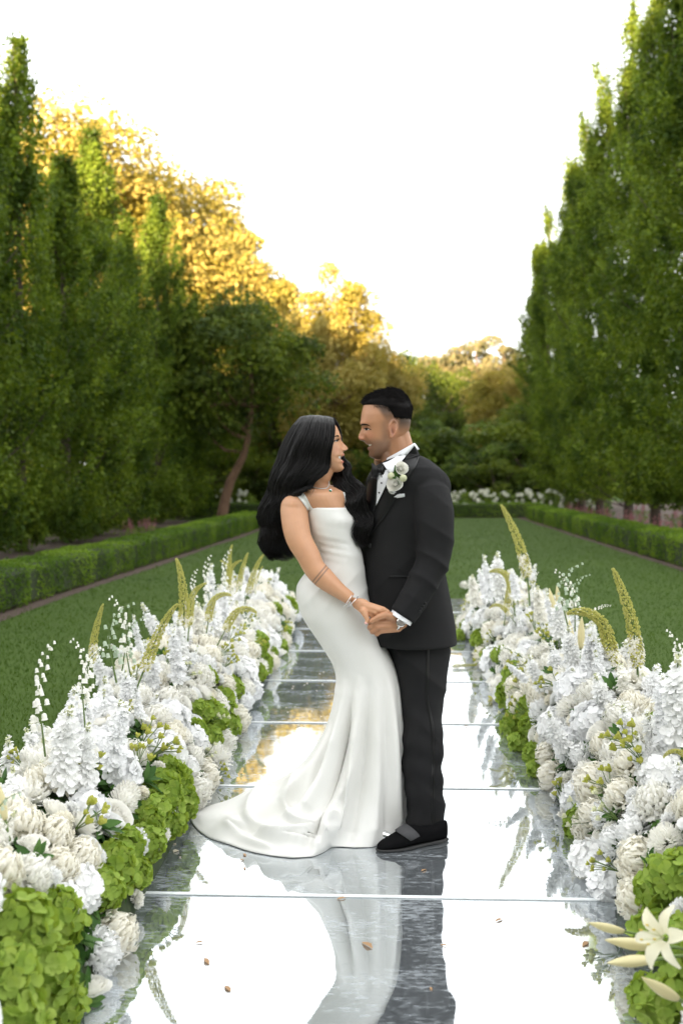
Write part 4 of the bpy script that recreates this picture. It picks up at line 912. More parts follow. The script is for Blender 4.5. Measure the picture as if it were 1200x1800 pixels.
    Gd = np.stack(rings); nr = len(Gd)
    # normals on the grid
    du = np.roll(Gd, -1, 1)-np.roll(Gd, 1, 1); dvv = np.gradient(Gd, axis=0); Nn = norm(np.cross(du, -dvv))
    row = np.arange(nr)[:, None]/nr; tt = np.clip((np.arange(nr)-95)/(nr-95), 0, 1)[:, None]; D = deg[None, :]
    px_, = (0,), 
    def fold(c0, w0, c1, w1, amp, t0=0, t1=1):       # soft vertical fold: centre angle drifts from c0 to c1
        c = c0+(c1-c0)*tt; w_ = w0+(w1-w0)*tt; dlt = (D-c+180) % 360-180; return amp*np.exp(-(dlt/w_)**2)*np.clip((tt-t0)/.25, 0, 1)*np.clip((t1-tt)/.12+.0, 0, 1)
    disp = 0
    for f in [(230,9,214,6,.045,.02,.97),(246,6,234,4,-.040,.05),(258,7,249,4.5,.042,.0),(272,6,262,5,-.026,.0),(285,7,280,6,.016,.0),(300,7,298,6,-.014,0),(315,7,318,7,.014,0),(215,8,204,5,-.026,.15),(200,8,195,5,.026,.2),(186,7,186,4,-.014,.3),(335,6,338,6,-.012,0),(150,9,160,5,.03,.1),(130,10,140,8,-.03,.1),(100,10,100,9,.03,.1),(60,10,60,10,-.02,.1),(30,10,30,10,.02,.1)]: disp = disp + fold(*f)
    W3 = Gd.reshape(-1, 3)
    n1 = (vnoise(W3, 7, 31)*.010).reshape(nr, NT)*tt**.7; disp = disp + n1*.8
    # pull lines across waist and hip
    rowpx = np.linspace(892, 1217, 110)[:, None]
    wl = np.exp(-((rowpx-958)/24)**2)*np.exp(-(((D-250+180) % 360-180)/55)**2)
    rid = lambda x: (1-np.abs(np.sin(x)))**1.5
    Z = Gd[:110, :, 2]; X = Gd[:110, :, 0]
    nz = vnoise(Gd[:110].reshape(-1, 3), 9, 33).reshape(110, NT)
    disp[:110] += (rid(Z*105+X*28+nz*1.2)-.3)*.0040*wl + (rid(Z*34-X*30+nz*1.3)-.3)*.0035*np.exp(-((rowpx-1035)/40)**2)*(np.sin(np.radians(D)) < .3)
    disp[:110] += .005*np.exp(-((rowpx-913)/10)**2)*np.exp(-(((D-292+180) % 360-180)/26)**2)+.005*np.exp(-((rowpx-913)/10)**2)*np.exp(-(((D-335+180) % 360-180)/20)**2)
    disp[:110] += vnoise(Gd[:110].reshape(-1, 3)*np.array([1, 1, .6]), 14, 34).reshape(110, NT)*.0014
    Gd = Gd + Nn*disp[..., None]
    # cloth lying on the floor: crumpled ridges, the gathered twist near the front of the train
    onf = np.clip((tt-.72)/.28, 0, 1)*np.exp(-(((D-212+180) % 360-180)/42)**2)
    rr = rid(D*.135+tt*7+(vnoise(W3, 6, 35).reshape(nr, NT))*.9); Gd[..., 2] += rr*.012*onf*np.clip((1-tt)/.10, 0, 1)
    tw = np.exp(-(((D-246+180) % 360-180)/5.5)**2)*np.clip((tt-.62)/.2, 0, 1); Gd[..., 2] += tw*.045*np.clip((1.03-tt)/.08, 0, 1)
    tw2 = np.exp(-(((D-228+180) % 360-180)/4.0)**2)*np.exp(-((tt-.86)/.08)**2); Gd[..., 2] += tw2*.02
    tw3 = np.exp(-((D+tt*60-262)/5.0)**2)*np.exp(-((tt-.80)/.12)**2); Gd[..., 2] += tw3*.015
    Gd[..., 2] = np.maximum(Gd[..., 2], MIR+.003+.004*(1-tt)+.002*rr)
    # the folds that lie gathered on the floor, each along its own crease
    Vp = Gd.reshape(-1, 3); dc = Vp-_c; qx = 600+FPX*(dc@_r)/(dc@_f); qy = 900-FPX*(dc@_u)/(dc@_f)
    tb = np.broadcast_to(tt, (nr, NT)).reshape(-1); near = np.clip((tb-.15)/.35, 0, 1)**1.5*(np.sin(np.radians(np.broadcast_to(D, (nr, NT)).reshape(-1))) < .25)*np.clip((1-tb)/.04, 0, 1)
    addz = np.zeros(len(Vp)); addy = np.zeros(len(Vp))
    for line, hgt, wd in [([(470,1380),(447,1398),(436,1422),(438,1446),(462,1462),(510,1463),(550,1458)], .050, 6.5), ([(530,1325),(512,1370),(500,1410),(515,1440),(548,1452)], .050, 6),
            ([(640,1250),(625,1330),(604,1385),(580,1425),(556,1452)], .045, 6.5), ([(590,1270),(560,1330),(545,1375),(536,1410)], .030, 7), ([(580,1492),(572,1470),(570,1446),(586,1430)], .055, 5), ([(562,1500),(548,1484),(512,1474),(478,1470)], .035, 4.5), ([(556,1478),(530,1468),(500,1466)], .03, 3.5), ([(660,1230),(668,1330),(664,1420),(660,1480)], .016, 7), ([(690,1260),(697,1350),(698,1440)], .014, 6), ([(345,1440),(390,1438),(430,1452)], .018, 9), ([(470,1492),(430,1476),(400,1450)], .022, 6)]:
        Lp = resample(line, 60); dmin = np.full(len(Vp), 1e9)
        for a_ in Lp: dmin = np.minimum(dmin, (qx-a_[0])**2+(qy-a_[1])**2)
        dmin = np.sqrt(dmin); ends = 1.0
        b_ = hgt*.72*np.exp(-(dmin/(wd*1.15))**1.45)*near; vert = np.clip((Vp[:, 2]-.06)/.15, 0, 1); addz = np.maximum(addz, b_*(1-.6*vert)); addy = np.maximum(addy, b_*.75*vert)
    Vp[:, 2] += addz; Vp[:, 1] -= addy
    Gd = Vp.reshape(nr, NT, 3); Gd[-1, :, 2] = MIR+.002
    V = Gd.reshape(-1, 3); Fq = [(i*NT+j, i*NT+(j+1) % NT, (i+1)*NT+(j+1) % NT, (i+1)*NT+j) for i in range(nr-1) for j in range(NT)]
    dr = woman.part('gown', V, Fq, M['dress']); so = dr.modifiers.new('cloth', 'SOLIDIFY'); so.thickness = .003; so.offset = -1
    bd = bvh_of(V, Fq)
    for A_ in ([(574,899),(579,925),(584,960),(590,1000)], [(601,899),(606,925),(608,960),(614,1000)]):
        A_ = np.array(A_, float); woman.part('seam', *ruled(bd, A_, A_+np.array([.9, 0]), 30, 3, .0012, .0015, 4.0), M['dress'], dr)
    # neckline band, straps
    nk = Gd[0]+np.array([0, 0, .0005]); woman.part('neckline_seam', *tube(np.vstack([nk, nk[:1]]), .0022, 6, False), M['dress'], dr)
    both = join([(np.asarray(bv_v), bv_f) for bv_v, bv_f in [(body_arrays(body, woman.loc))]]); bb = bvh_of(*both)
    e = ruled(bb, [P2(540,1062),P2(526,1032),P2(474,960),P2(410,890),P2(345,842)], [P2(612,1062),P2(575,1010),P2(535,930),P2(500,880),P2(440,838)], 26, 6, .005, .004, 4.0, True, .002); woman.part('strap', *e, M['dress'], dr)
    e = ruled(bb, [P2(930,1045),P2(938,980),P2(930,920),P2(915,870)], [P2(985,1045),P2(985,980),P2(975,920),P2(955,870)], 20, 5, .005, .004, 4.05, True, .002); woman.part('strap', *e, M['dress'], dr)
    # necklace and bracelets, pump
    ch = [proj(bb, 450+x/6, 720+y/6, .005, 4.02) for x, y in resample([(540,795),(580,812),(640,828),(700,832),(745,826),(765,800),(768,760)], 24)]
    nkl = woman.part('necklace', *tube(ch, .0021, 6), M['diamond'])
    pc = proj(bb, 450+782/6, 720+858/6, .005, 4.02); woman.part('pendant', *ellipsoid(pc, (.0045,.003,.0058), nu=12, nv=8), M['emerald'], nkl); woman.part('pendant_setting', *ellipsoid(pc+np.array([0,.002,0]), (.0068,.002,.0082), nu=14, nv=8), M['silver'], nkl)
    for (qx, qy, tl, rr_) in ((163, 272, .1, .0300), (200, 290, -.1, .0285)):
        c = h3(qx, qy, 3.93); axx = norm(norm(wr-el)+np.array([0, 0, tl])); u1 = norm(np.cross(axx, [0, 1, 0])); u2 = np.cross(axx, u1)
        br = woman.part('bracelet', *tube([c+u1*rr_*math.cos(t)+u2*rr_*.98*math.sin(t) for t in np.linspace(0, 2*math.pi, 37)], .0019, 6), M['silver'])
        for k in range(12):
            t = math.pi*(1.0+.09*k); woman.part('gem', *ellipsoid(c+u1*rr_*1.06*math.cos(t*1.0)+u2*rr_*1.06*math.sin(t), .0026, nu=8, nv=6), M['diamond'], br)
    toe = G(697, 1474, MIR+.02); sv = woman.part('shoe', *rcap(toe, toe+np.array([-.14, .05, .02]), .010, .034, 16, 5), M['silver'])
    sv2 = toe+np.array([-.10,.12,0]); woman.part('shoe', *rcap(sv2, sv2+np.array([-.14, .05, .02]), .010, .034, 16, 5), M['silver'])
    # ---------------- hair
    Fh = [(98,640),(103,720),(112,770),(135,800),(165,808),(200,806),(280,796),(360,786),(440,772)]
    Bh = [(98,560),(103,520),(112,490),(135,455),(165,430),(200,405),(280,365),(360,340),(440,310)]
    wh = [(98,25),(103,60),(112,90),(135,125),(165,152),(200,174),(280,192),(360,198),(440,196)]
    core = head_loft(np.linspace(98, 440, 44), Fh, Bh, wh, mx, mz, YB, sB, -1, lambda r, y: (0, 0), 48, .8, .5)
    # the fall behind the neck and back
    rows = [(430,320,745,4.07,.085),(520,280,735,4.09,.08),(620,240,690,4.11,.07),(720,215,600,4.13,.06),(850,170,520,4.14,.055),(1000,140,480,4.15,.05),(1200,120,480,4.14,.045),(1300,140,450,4.13,.03),(1430,200,400,4.12,.012)]
    rings = []
    for (q, L, R_, Y, dp) in rows:
        A, B = g2(L, q, Y), g2(R_, q, Y); c = (A+B)/2; hw = (B[0]-A[0])/2; rings.append(np.array([(c[0]+hw*math.cos(t), c[1]+dp*math.sin(t), c[2]) for t in np.linspace(0, 2*math.pi, 24, endpoint=False)]))
    mb = MB(); mb.add(*core); mb.add(*loft(rings))
    GA = [[(805,96,.0),(820,150,-.045),(817,240,-.066),(800,350,-.074),(778,470,-.078),(760,590,-.076),(715,690,-.080),(630,745,-.085),(560,800,-.095),(500,850,-.105),(420,960,-.06),(340,1150,.0),(330,1350,.03),(370,1540,.04)],
          [(740,84,.0),(752,160,-.065),(740,300,-.084),(705,450,-.090),(650,580,-.090),(570,700,-.092),(470,810,-.095),(370,900,-.07),(310,1020,-.01),(290,1200,.03),(320,1380,.04),(385,1560,.045)],
          [(650,76,.0),(640,160,-.072),(600,320,-.098),(530,500,-.100),(440,660,-.10),(350,810,-.085),(280,950,-.05),(235,1120,.01),(230,1300,.03),(260,1450,.04),(300,1590,.05)],
          [(560,76,.0),(510,170,-.068),(440,340,-.09),(360,520,-.088),(290,680,-.075),(220,850,-.05),(180,1010,-.02),(150,1180,.01),(165,1350,.02),(190,1480,.03),(200,1585,.03)],
          [(500,82,.0),(430,170,-.045),(350,320,-.055),(280,480,-.05),(220,640,-.04),(170,800,-.02),(110,950,0),(80,1100,.01),(75,1250,.01),(110,1400,.02),(125,1500,.02),(130,1600,.02)],
          [(470,92,.01),(385,180,.0),(305,320,.0),(240,470,.0),(195,640,.0),(150,800,.01),(80,960,.01),(75,1110,.02),(45,1260,.02),(70,1400,.02),(105,1500,.03),(112,1580,.03)]]
    GB = [[(808,96,.0),(850,160,.03),(878,270,.05),(890,400,.05),(915,520,.045),(965,580,.03),(995,650,.02),(1030,740,.0),(1110,830,-.01),(1165,960,-.02),(1180,1120,-.03),(1165,1280,-.03),(1170,1440,-.03)],
          [(780,90,.02),(830,200,.07),(850,400,.08),(865,560,.06),(900,680,.03),(960,780,.0),(1040,880,-.02),(1100,1000,-.03),(1120,1150,-.04),(1110,1300,-.04),(1120,1430,-.04)],
          [(740,85,.03),(790,300,.10),(790,560,.08),(785,690,.04),(825,790,.01),(900,880,-.02),(965,960,-.035),(1000,1050,-.045),(1050,1160,-.05),(1065,1290,-.05),(1095,1400,-.05)]]
    g = np.random.default_rng(9)
    def strands(GL, n, wob, thick, r0, lim=1.0):
        NP, sg = (26, 4) if r0 > .002 else (20, 3)
        GL = [[(q[0][0]-4, q[0][1]+2, q[0][2]+.035), (q[0][0], q[0][1]-10, q[0][2]+.004)]+q[1:] for q in GL]
        GL = [catmull(np.array(q, float), NP) for q in GL]; m = len(GL)-1
        for k in range(n):
            u = g.uniform(0, m*lim); i = min(int(u), m-1); f = u-i; P = GL[i]*(1-f)+GL[i+1]*f; s = np.linspace(0, 1, NP)
            dep = g.uniform(0, 1)**1.5; ph = g.uniform(0, .8)+u*.7+dep*.9; am = wob*np.clip((s-.22)/.5, 0, 1)**1.2*g.uniform(.6, 1.3); fq = 30
            spread = g.normal(0, 1)*16*s + g.normal(0, 9)*np.sin(s*g.uniform(4, 11)+g.uniform(0, 6.28))*np.clip(s*2.5, 0, 1); cx = P[:, 0]+am*np.sin(s*fq+ph)+spread+g.normal(0, 6)*np.minimum(1, s*5); cy = P[:, 1]+am*.35*np.cos(s*fq+ph)+g.normal(0, 4)*np.minimum(1, s*4); dy = P[:, 2]*(1-dep*.25)+thick*dep*s**.6+.014*np.cos(s*fq+ph)*np.clip((s-.2)/.5, 0, 1)
            e = 1 if g.random() > .7 else g.uniform(.78, 1)**.8; kk = max(8, int(NP*e))
            Q = np.array([g2(a_, b_, YB+c_) for a_, b_, c_ in zip(cx[:kk], cy[:kk], dy[:kk])])
            rad = r0*g.uniform(.45, 1.3)*interp(np.linspace(0, 1, kk), [(0,.7),(.2,1),(.8,1),(.95,.55),(1,.1)])
            mb.add(*tube(Q, rad, sg, False, .5))
    strands(GA, 900, 40, .08, .0025); strands(GA, 1800, 38, .02, .0013); strands(GB, 500, 38, .05, .0024); strands(GB, 700, 36, .02, .0013); strands([GA[0], GA[1]], 300, 16, .01, .0012)
    # flyaway wisps over the shoulder
    for k in range(9):
        x0 = g.uniform(500, 620); y0 = g.uniform(760, 820); mb.add(*tube([g2(x0, y0, YB-.10), g2(x0+g.normal(-8, 12), y0+g.uniform(30, 55), YB-.105), g2(x0+g.normal(-20, 20), y0+g.uniform(70, 110), YB-.1)], [.0006, .0005, .0002], 3, False))
    V_, F_ = mb.arrays(); woman.part('hair', V_, F_, M['hair'])
def catmull_at(q, a, c):
    from_x = a[:, 0]; i = int(np.clip(np.searchsorted(from_x, q)-1, 0, len(a)-2)); y0 = a[max(i-1, 0), c]; y1 = a[i, c]; y2 = a[i+1, c]; y3 = a[min(i+2, len(a)-1), c]
    u = (q-from_x[i])/(from_x[i+1]-from_x[i]); return .5*((2*y1)+(-y0+y2)*u+(2*y0-5*y1+4*y2-y3)*u*u+(-y0+3*y1-3*y2+y3)*u**3)
def body_arrays(o, loc):
    me = o.data; n = len(me.vertices); co = np.zeros(n*3, np.float32); me.vertices.foreach_get('co', co)
    return co.reshape(-1, 3)+loc, [tuple(p.vertices) for p in me.polygons]
build_woman()
# ------------------------------------------------------------------ flowers
M['cream'] = leaf_mat('cream petal', [(.93,.92,.85),(.94,.93,.89),(.93,.92,.86)], .33, .6)
M['blush'] = leaf_mat('blush cream petal', [(.94,.91,.81),(.94,.92,.84),(.93,.90,.79)], .33, .6)
M['white'] = leaf_mat('white petal', [(.92,.92,.90),(.93,.93,.92),(.91,.92,.91)], .25, .6)
M['lilac_white'] = leaf_mat('cool white petal', [(.91,.92,.92),(.93,.93,.93),(.92,.93,.93)], .25, .6)
M['green_hyd'] = leaf_mat('green hydrangea petal', [(.20,.31,.045),(.29,.41,.07),(.38,.49,.11)], .35, .55, (1.1,1,.5))
M['lime'] = leaf_mat('yellow green floret', [(.38,.42,.06),(.50,.50,.12),(.45,.46,.09)], .3, .55)
M['foxtail'] = leaf_mat('foxtail lily bud', [(.46,.46,.10),(.58,.56,.16),(.66,.63,.22)], .2, .55)
M['stem'] = mat('flower stem', (.09,.15,.035), .6, (.13,.19,.05), 30)
M['twig'] = mat('dark stem', (.03,.035,.015), .7)
M['fl_leaf'] = leaf_mat('arrangement leaf', [(.04,.10,.02),(.06,.14,.03),(.09,.18,.04)], .3, .45)
M['moss'] = mat('moss and floral foam', (.02,.035,.012), .95, (.04,.06,.02), 40)
M['bud_green'] = leaf_mat('pale green bud', [(.66,.68,.42),(.76,.77,.56)], .3, .5)
M['lily'] = leaf_mat('lily petal', [(.78,.76,.60),(.80,.76,.56)], .3, .45)
M['lily_bud'] = leaf_mat('lily bud', [(.72,.68,.42),(.74,.66,.38)], .25, .4)
M['sage'] = leaf_mat('pale sage bell', [(.50,.60,.46),(.60,.68,.55)], .3, .6)
M['core_yellow'] = mat('yellow stamen', (.55,.42,.08), .7)

def petal_fan(c, d, up, L, wd, cup, mb, mi=0, pts=6, wav=0, g=rng):
    """rounded petal: from c along d, width wd, tip lifted towards up"""
    d = norm(d); s = norm(np.cross(up, d)); V = [c]
    for k in range(pts):
        a = math.pi*(k/(pts-1)-.5); x = L*(.45+.55*math.cos(a)) if pts > 4 else L; y = wd*.5*math.sin(a)*1.25 if abs(a) < 1.5 else wd*.42*math.sin(a)
        V.append(c+d*x+s*y+up*(cup*(x/L)**2*L+wav*g.normal()))
    V = np.array(V); ctr = c+d*L*.55+up*(cup*.12*L-.10*wd); V = np.vstack([V, ctr]); n = pts+1
    F = [(n, k, k+1) for k in range(1, pts)]+[(n, 0, 1), (n, pts, 0)]
    mb.add(V, F, mi)
def sphere_dirs(n, zmin, g, jit=.12):
    k = np.arange(n)+.5; z = 1-(1-zmin)*k/n; ph = k*2.39996; r = np.sqrt(np.maximum(0, 1-z*z))
    return norm(np.c_[r*np.cos(ph), r*np.sin(ph), z]+g.normal(size=(n, 3))*jit)
def frame(d):
    d = norm(d); a = norm(np.cross(d, [0, 0, 1.0] if abs(d[2]) < .95 else [1., 0, 0])); return a, np.cross(a, d)
Z = np.array([0, 0, 1.0])
def mum(R, n, seed, m, curl=.5, wd=.26, zmin=-.35):
    g = np.random.default_rng(seed); mb = MB()
    for i, d in enumerate(sphere_dirs(n, zmin, g, .08)):
        u = i/n; tang = norm(Z-d*np.dot(Z, d)+g.normal(size=3)*.15); s = norm(np.cross(d, tang)); w_ = wd*R*(.55+.6*u)*g.uniform(.8, 1.15)
        rl = R*g.uniform(.88, 1.08); p0 = d*rl*.30; p1 = d*rl*.72-tang*R*.05; p2 = d*rl*.98+tang*R*curl*.25*(1 if u < .8 else -.4); p3 = d*rl*(1.0-.12*curl)+tang*R*curl*.55*(1 if u < .75 else -.5)
        V = []
        for p, f in ((p0, .5), (p1, 1), (p2, 1.0), (p3, .45)): V += [p-s*w_*.5*f+d*w_*.16*f, p+s*w_*.5*f+d*w_*.16*f]
        V += [p1-d*w_*.12, p2-d*w_*.10]
        mb.add(V, [(0,8,2),(0,1,8),(1,3,8),(2,8,9,4),(8,3,5,9),(4,9,6),(9,5,7),(9,7,6)])
    return mb.mesh('chrysanthemum', [m], True)
def rose(R, seed, m):
    g = np.random.default_rng(seed); mb = MB()
    lay = [(5,1.0,.95,.55),(5,.86,.62,.66),(5,.70,.36,.74),(4,.52,.18,.80),(4,.36,.08,.82),(3,.2,.03,.82)]; ph = 0
    for (n, r, op, h) in lay:
        ph += .7
        for k in range(n):
            a0 = ph+2*math.pi*k/n+g.normal(0, .08); V = []; nu, nv = 6, 5; half = math.pi/n*1.45
            for v in range(nv):
                t = v/(nv-1); rad = R*r*(.25+.75*math.sin(t*math.pi*.5)**.8)*(1+op*.30*t*t); zz = R*(-.55+(h+.35)*t*1.15-.22*op*t**3)
                for u in range(nu):
                    q = (u/(nu-1)-.5)*2; a = a0+q*half*(.5+.5*math.sin(min(1, t*1.4)*math.pi*.5)); edge = -.18*R*q*q*t; rr_ = rad*(1+.05*math.sin(a*3+seed))+(.05*R*t*t*(1-abs(q)))
                    V.append((rr_*math.cos(a), rr_*math.sin(a), zz+edge+g.normal(0, .006*R)))
            mb.add(V, [(v*nu+u, v*nu+u+1, (v+1)*nu+u+1, (v+1)*nu+u) for v in range(nv-1) for u in range(nu-1)])
    return mb.mesh('rose', [m], True)
def hydrangea(R, n, seed, m, fr=.30, zmin=-.45, cup=.25):
    g = np.random.default_rng(seed); mb = MB()
    for d in sphere_dirs(n, zmin, g, .10):
        c = d*R*g.uniform(.80, .98)*np.array([1, 1, .88]); dn = norm(d+g.normal(size=3)*.28); a, b = frame(dn); ph = g.uniform(0, 1.57)
        for k in range(4):
            t = ph+k*math.pi/2; petal_fan(c, a*math.cos(t)+b*math.sin(t), dn, R*fr*g.uniform(.85, 1.15), R*fr*1.05, cup*g.uniform(.4, 1.5), mb, 0, 6, R*.012, g)
    # a few inner leaves so that the head is not hollow
    mb.add(*ellipsoid((0,0,-.05*R), (R*.72, R*.72, R*.62), nu=12, nv=8))
    return mb.mesh('hydrangea', [m], True)
def carnation(R, seed, m):
    g = np.random.default_rng(seed); mb = MB()
    for d in sphere_dirs(60, 0.0, g, .18):
        a, b = frame(d); t0 = g.uniform(0, 6.28); s = a*math.cos(t0)+b*math.sin(t0); w_ = R*g.uniform(.45, .7); V = [d*R*.15]; nn = 7
        for k in range(nn): q = k/(nn-1)*2-1; V.append(d*R*(1+.14*(k % 2)+g.normal(0, .05)-.2*q*q)+s*w_*q*.5+np.cross(d, s)*R*.14*math.sin(k*2.2+t0))
        mb.add(V, [(0, k, k+1) for k in range(1, nn)])
    return mb.mesh('carnation', [m], False)
def star(c, dn, r, npet, mb, mi, g, cup=.3, w_=.6):
    a, b = frame(dn); ph = g.uniform(0, 6)
    for k in range(npet):
        t = ph+2*math.pi*k/npet; petal_fan(c, a*math.cos(t)+b*math.sin(t), norm(dn), r*g.uniform(.85, 1.15), r*w_, cup, mb, mi, 5, r*.04, g)
def axis_curve(L, bend, g, n=40, kink=0):
    """rises along z, bending towards x in its upper part"""
    P = [np.zeros(3)]; 
    for k in range(1, n):
        t = k/(n-1); a = bend(t); P.append(P[-1]+np.array([math.sin(a), .06*math.sin(t*5+kink), math.cos(a)])*L/(n-1))
    return np.array(P)
def stock(L, seed, m, r=.032, nf=38, npet=6, bend=.25):
    g = np.random.default_rng(seed); mb = MB(); P = axis_curve(L, lambda t: bend*t, g, 24); 
    mb.add(*tube(P, np.linspace(.004, .0015, 24), 5, False), 1)
    for i in range(nf):
        t = .12+.86*(i/nf)**.92; t = min(.98, t+g.normal(0, .012)); p = P[min(23, int(t*23))]; a = i*2.39996+g.normal(0, .35); k = (1-t)**.45; rr = r*(.45+.75*k)*g.uniform(.8, 1.2)
        d = norm(np.array([math.cos(a), math.sin(a), .35+.8*t])); s = rr*.85*(1 if t < .8 else .65)
        star(p+d*rr*.6, norm(d+Z*.1+g.normal(size=3)*.35), s*1.1, npet, mb, 0, g, .2, .62)
        if t < .8: star(p+d*rr*.8, norm(d+Z*.15+g.normal(size=3)*.3), s*.55, 5, mb, 0, g, .7, .8)
    for i in range(9):
        t = .9+.1*i/9; p = P[min(23, int(t*23))]; a = i*2.4; mb.add(*ellipsoid(p+np.array([math.cos(a), math.sin(a), .6])*.006, (.004,.004,.006), nu=6, nv=4), 2)
    return mb.mesh('stock_flower', [m, M['stem'], M['bud_green']], False)
def foxtail(L, seed, bend, op=.16, r=.030, kink=0):
    g = np.random.default_rng(seed); mb = MB(); n = 50; P = axis_curve(L, bend, g, n, kink); T = norm(np.gradient(P, axis=0))
    mb.add(*tube(P, np.linspace(.006, .002, n), 6, False), 1); nb = 860
    for i in range(nb):
        t = .26+.74*(i/nb)**.86; k = t*(n-1); j = min(n-2, int(k)); p = P[j]*(1-(k-j))+P[j+1]*(k-j); a, b = frame(T[j]); ang = i*2.39996+g.normal(0, .6); q = (t-.26)/.74
        rr = r*(1-q)**.55*(.75+.25*min(1, q*8))+.003; o = a*math.cos(ang)+b*math.sin(ang); d = norm(o+T[j]*.35); rr *= g.uniform(.7, 1.15); e = p+d*rr; s = .0064*(1-.5*q)*g.uniform(.8, 1.2)
        if q < op:
            if i % 2 == 0: star(e, d, .0125, 5, mb, 2, g, .1, .5)
            else: mb.add(*ellipsoid(e, (s*.9,)*3, nu=5, nv=3), 0)
        else:
            V = np.array([e+T[j]*s*1.5, e-T[j]*s*.8, e+o*s, e-o*s*.6, e+np.cross(o, T[j])*s*.8, e-np.cross(o, T[j])*s*.8])
            mb.add(V, [(0,2,4),(0,4,3),(0,3,5),(0,5,2),(1,4,2),(1,3,4),(1,5,3),(1,2,5)], 0)
    return mb.mesh('foxtail_lily', [M['foxtail'], M['stem'], M['blush']], False)
def bells(L, seed, m, arch=.9, nb=26, sz=.013):
    g = np.random.default_rng(seed); mb = MB(); n = 30; P = axis_curve(L, lambda t: arch*max(0, t-.35)**1.3*2.2, g, n); mb.add(*tube(P, np.linspace(.0035, .001, n), 5, False), 1)
    for i in range(nb):
        t = .25+.75*i/nb; p = P[min(n-1, int(t*(n-1)))]; a = i*2.4+g.normal(0, .5); d = norm(np.array([math.cos(a), math.sin(a), .1+g.normal(0, .2)])); s = sz*(1.1-.75*t)*g.uniform(.7, 1.1); q = p+d*(.010+.022*(1-t)); c = q-Z*s*.8
        mb.add(*tube([p, (p+q)/2+Z*.004, q], [.0009, .0008, .0008], 3, False), 1)
        rr = [np.array([c+np.array([s*f*math.cos(x), s*f*math.sin(x), z*s]) for x in np.linspace(0, 6.283, 8, endpoint=False)]) for f, z in ((.2,1.0),(.65,.7),(.78,0),(.72,-.55),(1.0,-.9))]
        mb.add(*loft(rr, False), 0)
    return mb.mesh('bell_flower', [m, M['stem']], True)
def lily_bud(L, seed):
    g = np.random.default_rng(seed); rr = []
    for t in np.linspace(0, 1, 12):
        r = L*.105*math.sin(math.pi*min(1, .12+t*.88))**.8*(1.15-.3*t); rr.append(np.array([((r*(1+.12*math.cos(3*a)))*math.cos(a)+.04*L*t*t, (r*(1+.12*math.cos(3*a)))*math.sin(a), t*L) for a in np.linspace(0, 6.283, 14, endpoint=False)]))
    mb = MB(); mb.add(*loft(rr), 0); mb.add(*tube([(0,0,.01), (-.005,.004,-.05), (-.02,0,-.11)], [.0035,.003,.003], 6), 1); return mb.mesh('lily_bud', [M['lily_bud'], M['stem']])
def lily_open(R, seed):
    g = np.random.default_rng(seed); mb = MB()
    for k in range(6):
        a = k*math.pi/3; ca, sa = math.cos(a), math.sin(a); V = []; nv = 8
        for v in range(nv):
            t = v/(nv-1); r = R*(.12+.95*t**1.3); z = R*(.9*t-.75*t**3); w_ = R*(.08+.40*math.sin(math.pi*min(1, t*.93+.05)))*(.8 if k % 2 else 1)*.5
            for q in (-1, 0, 1): V.append((r*ca-q*w_*sa, r*sa+q*w_*ca, z+(abs(q))*w_*.35-R*.1))
        mb.add(V, [(v*3+u, v*3+u+1, v*3+u+4, v*3+u+3) for v in range(nv-1) for u in range(2)])
    for k in range(6):
        a = k*1.047+.5; e = np.array([math.cos(a)*R*.28, math.sin(a)*R*.28, R*.85]); mb.add(*tube([(0,0,0), e*.6, e], .0013, 4, False), 1); mb.add(*ellipsoid(e, (.003,.003,.007), nu=6, nv=4), 2)
    return mb.mesh('lily', [M['lily'], M['bud_green'], M['core_yellow']])
def buds(seed, m, n=7, r=.013):
    """spray of small closed heads on thin stems"""
    g = np.random.default_rng(seed); mb = MB()
    for k in range(n):
        a = g.uniform(0, 6.28); s = g.uniform(.015, .055); h = g.uniform(.05, .10); e = np.array([math.cos(a)*s, math.sin(a)*s, h]); mb.add(*tube([(0,0,0), e*np.array([.4,.4,.6]), e], .0015, 4, False), 1); q = r*g.uniform(.6, 1.15)
        mb.add(*ellipsoid(e, (q*.6, q*.6, q*.75), nu=7, nv=5), 0)
        for j in range(5): t = j*1.2566+a; petal_fan(e-Z*q*.5, np.array([math.cos(t), math.sin(t), .7]), Z, q*1.25, q*1.1, .5, mb, 0, 5, q*.05, g)
    return mb.mesh('bud_spray', [m, M['stem']], False)
def leafy(seed, n=9, L=.11):
    g = np.random.default_rng(seed); mb = MB()
    for k in range(n):
        a = g.uniform(0, 6.28); el = g.uniform(.1, 1.1); d = np.array([math.cos(a)*math.cos(el), math.sin(a)*math.cos(el), math.sin(el)]); up = norm(Z-d*d[2]); s = np.cross(d, up); ln = L*g.uniform(.6, 1.2); w_ = ln*.2; V = []
        for t, f in ((0,.15),(.3,.85),(.6,.9),(.85,.5),(1,.03)): c = d*ln*t-up*ln*.25*t*t; V += [c-s*w_*f+up*w_*.3*f, c, c+s*w_*f+up*w_*.3*f]
        mb.add(V, [(v*3+u, v*3+u+1, v*3+u+4, v*3+u+3) for v in range(4) for u in range(2)])
    return mb.mesh('leaf_sprig', [M['fl_leaf']], True)
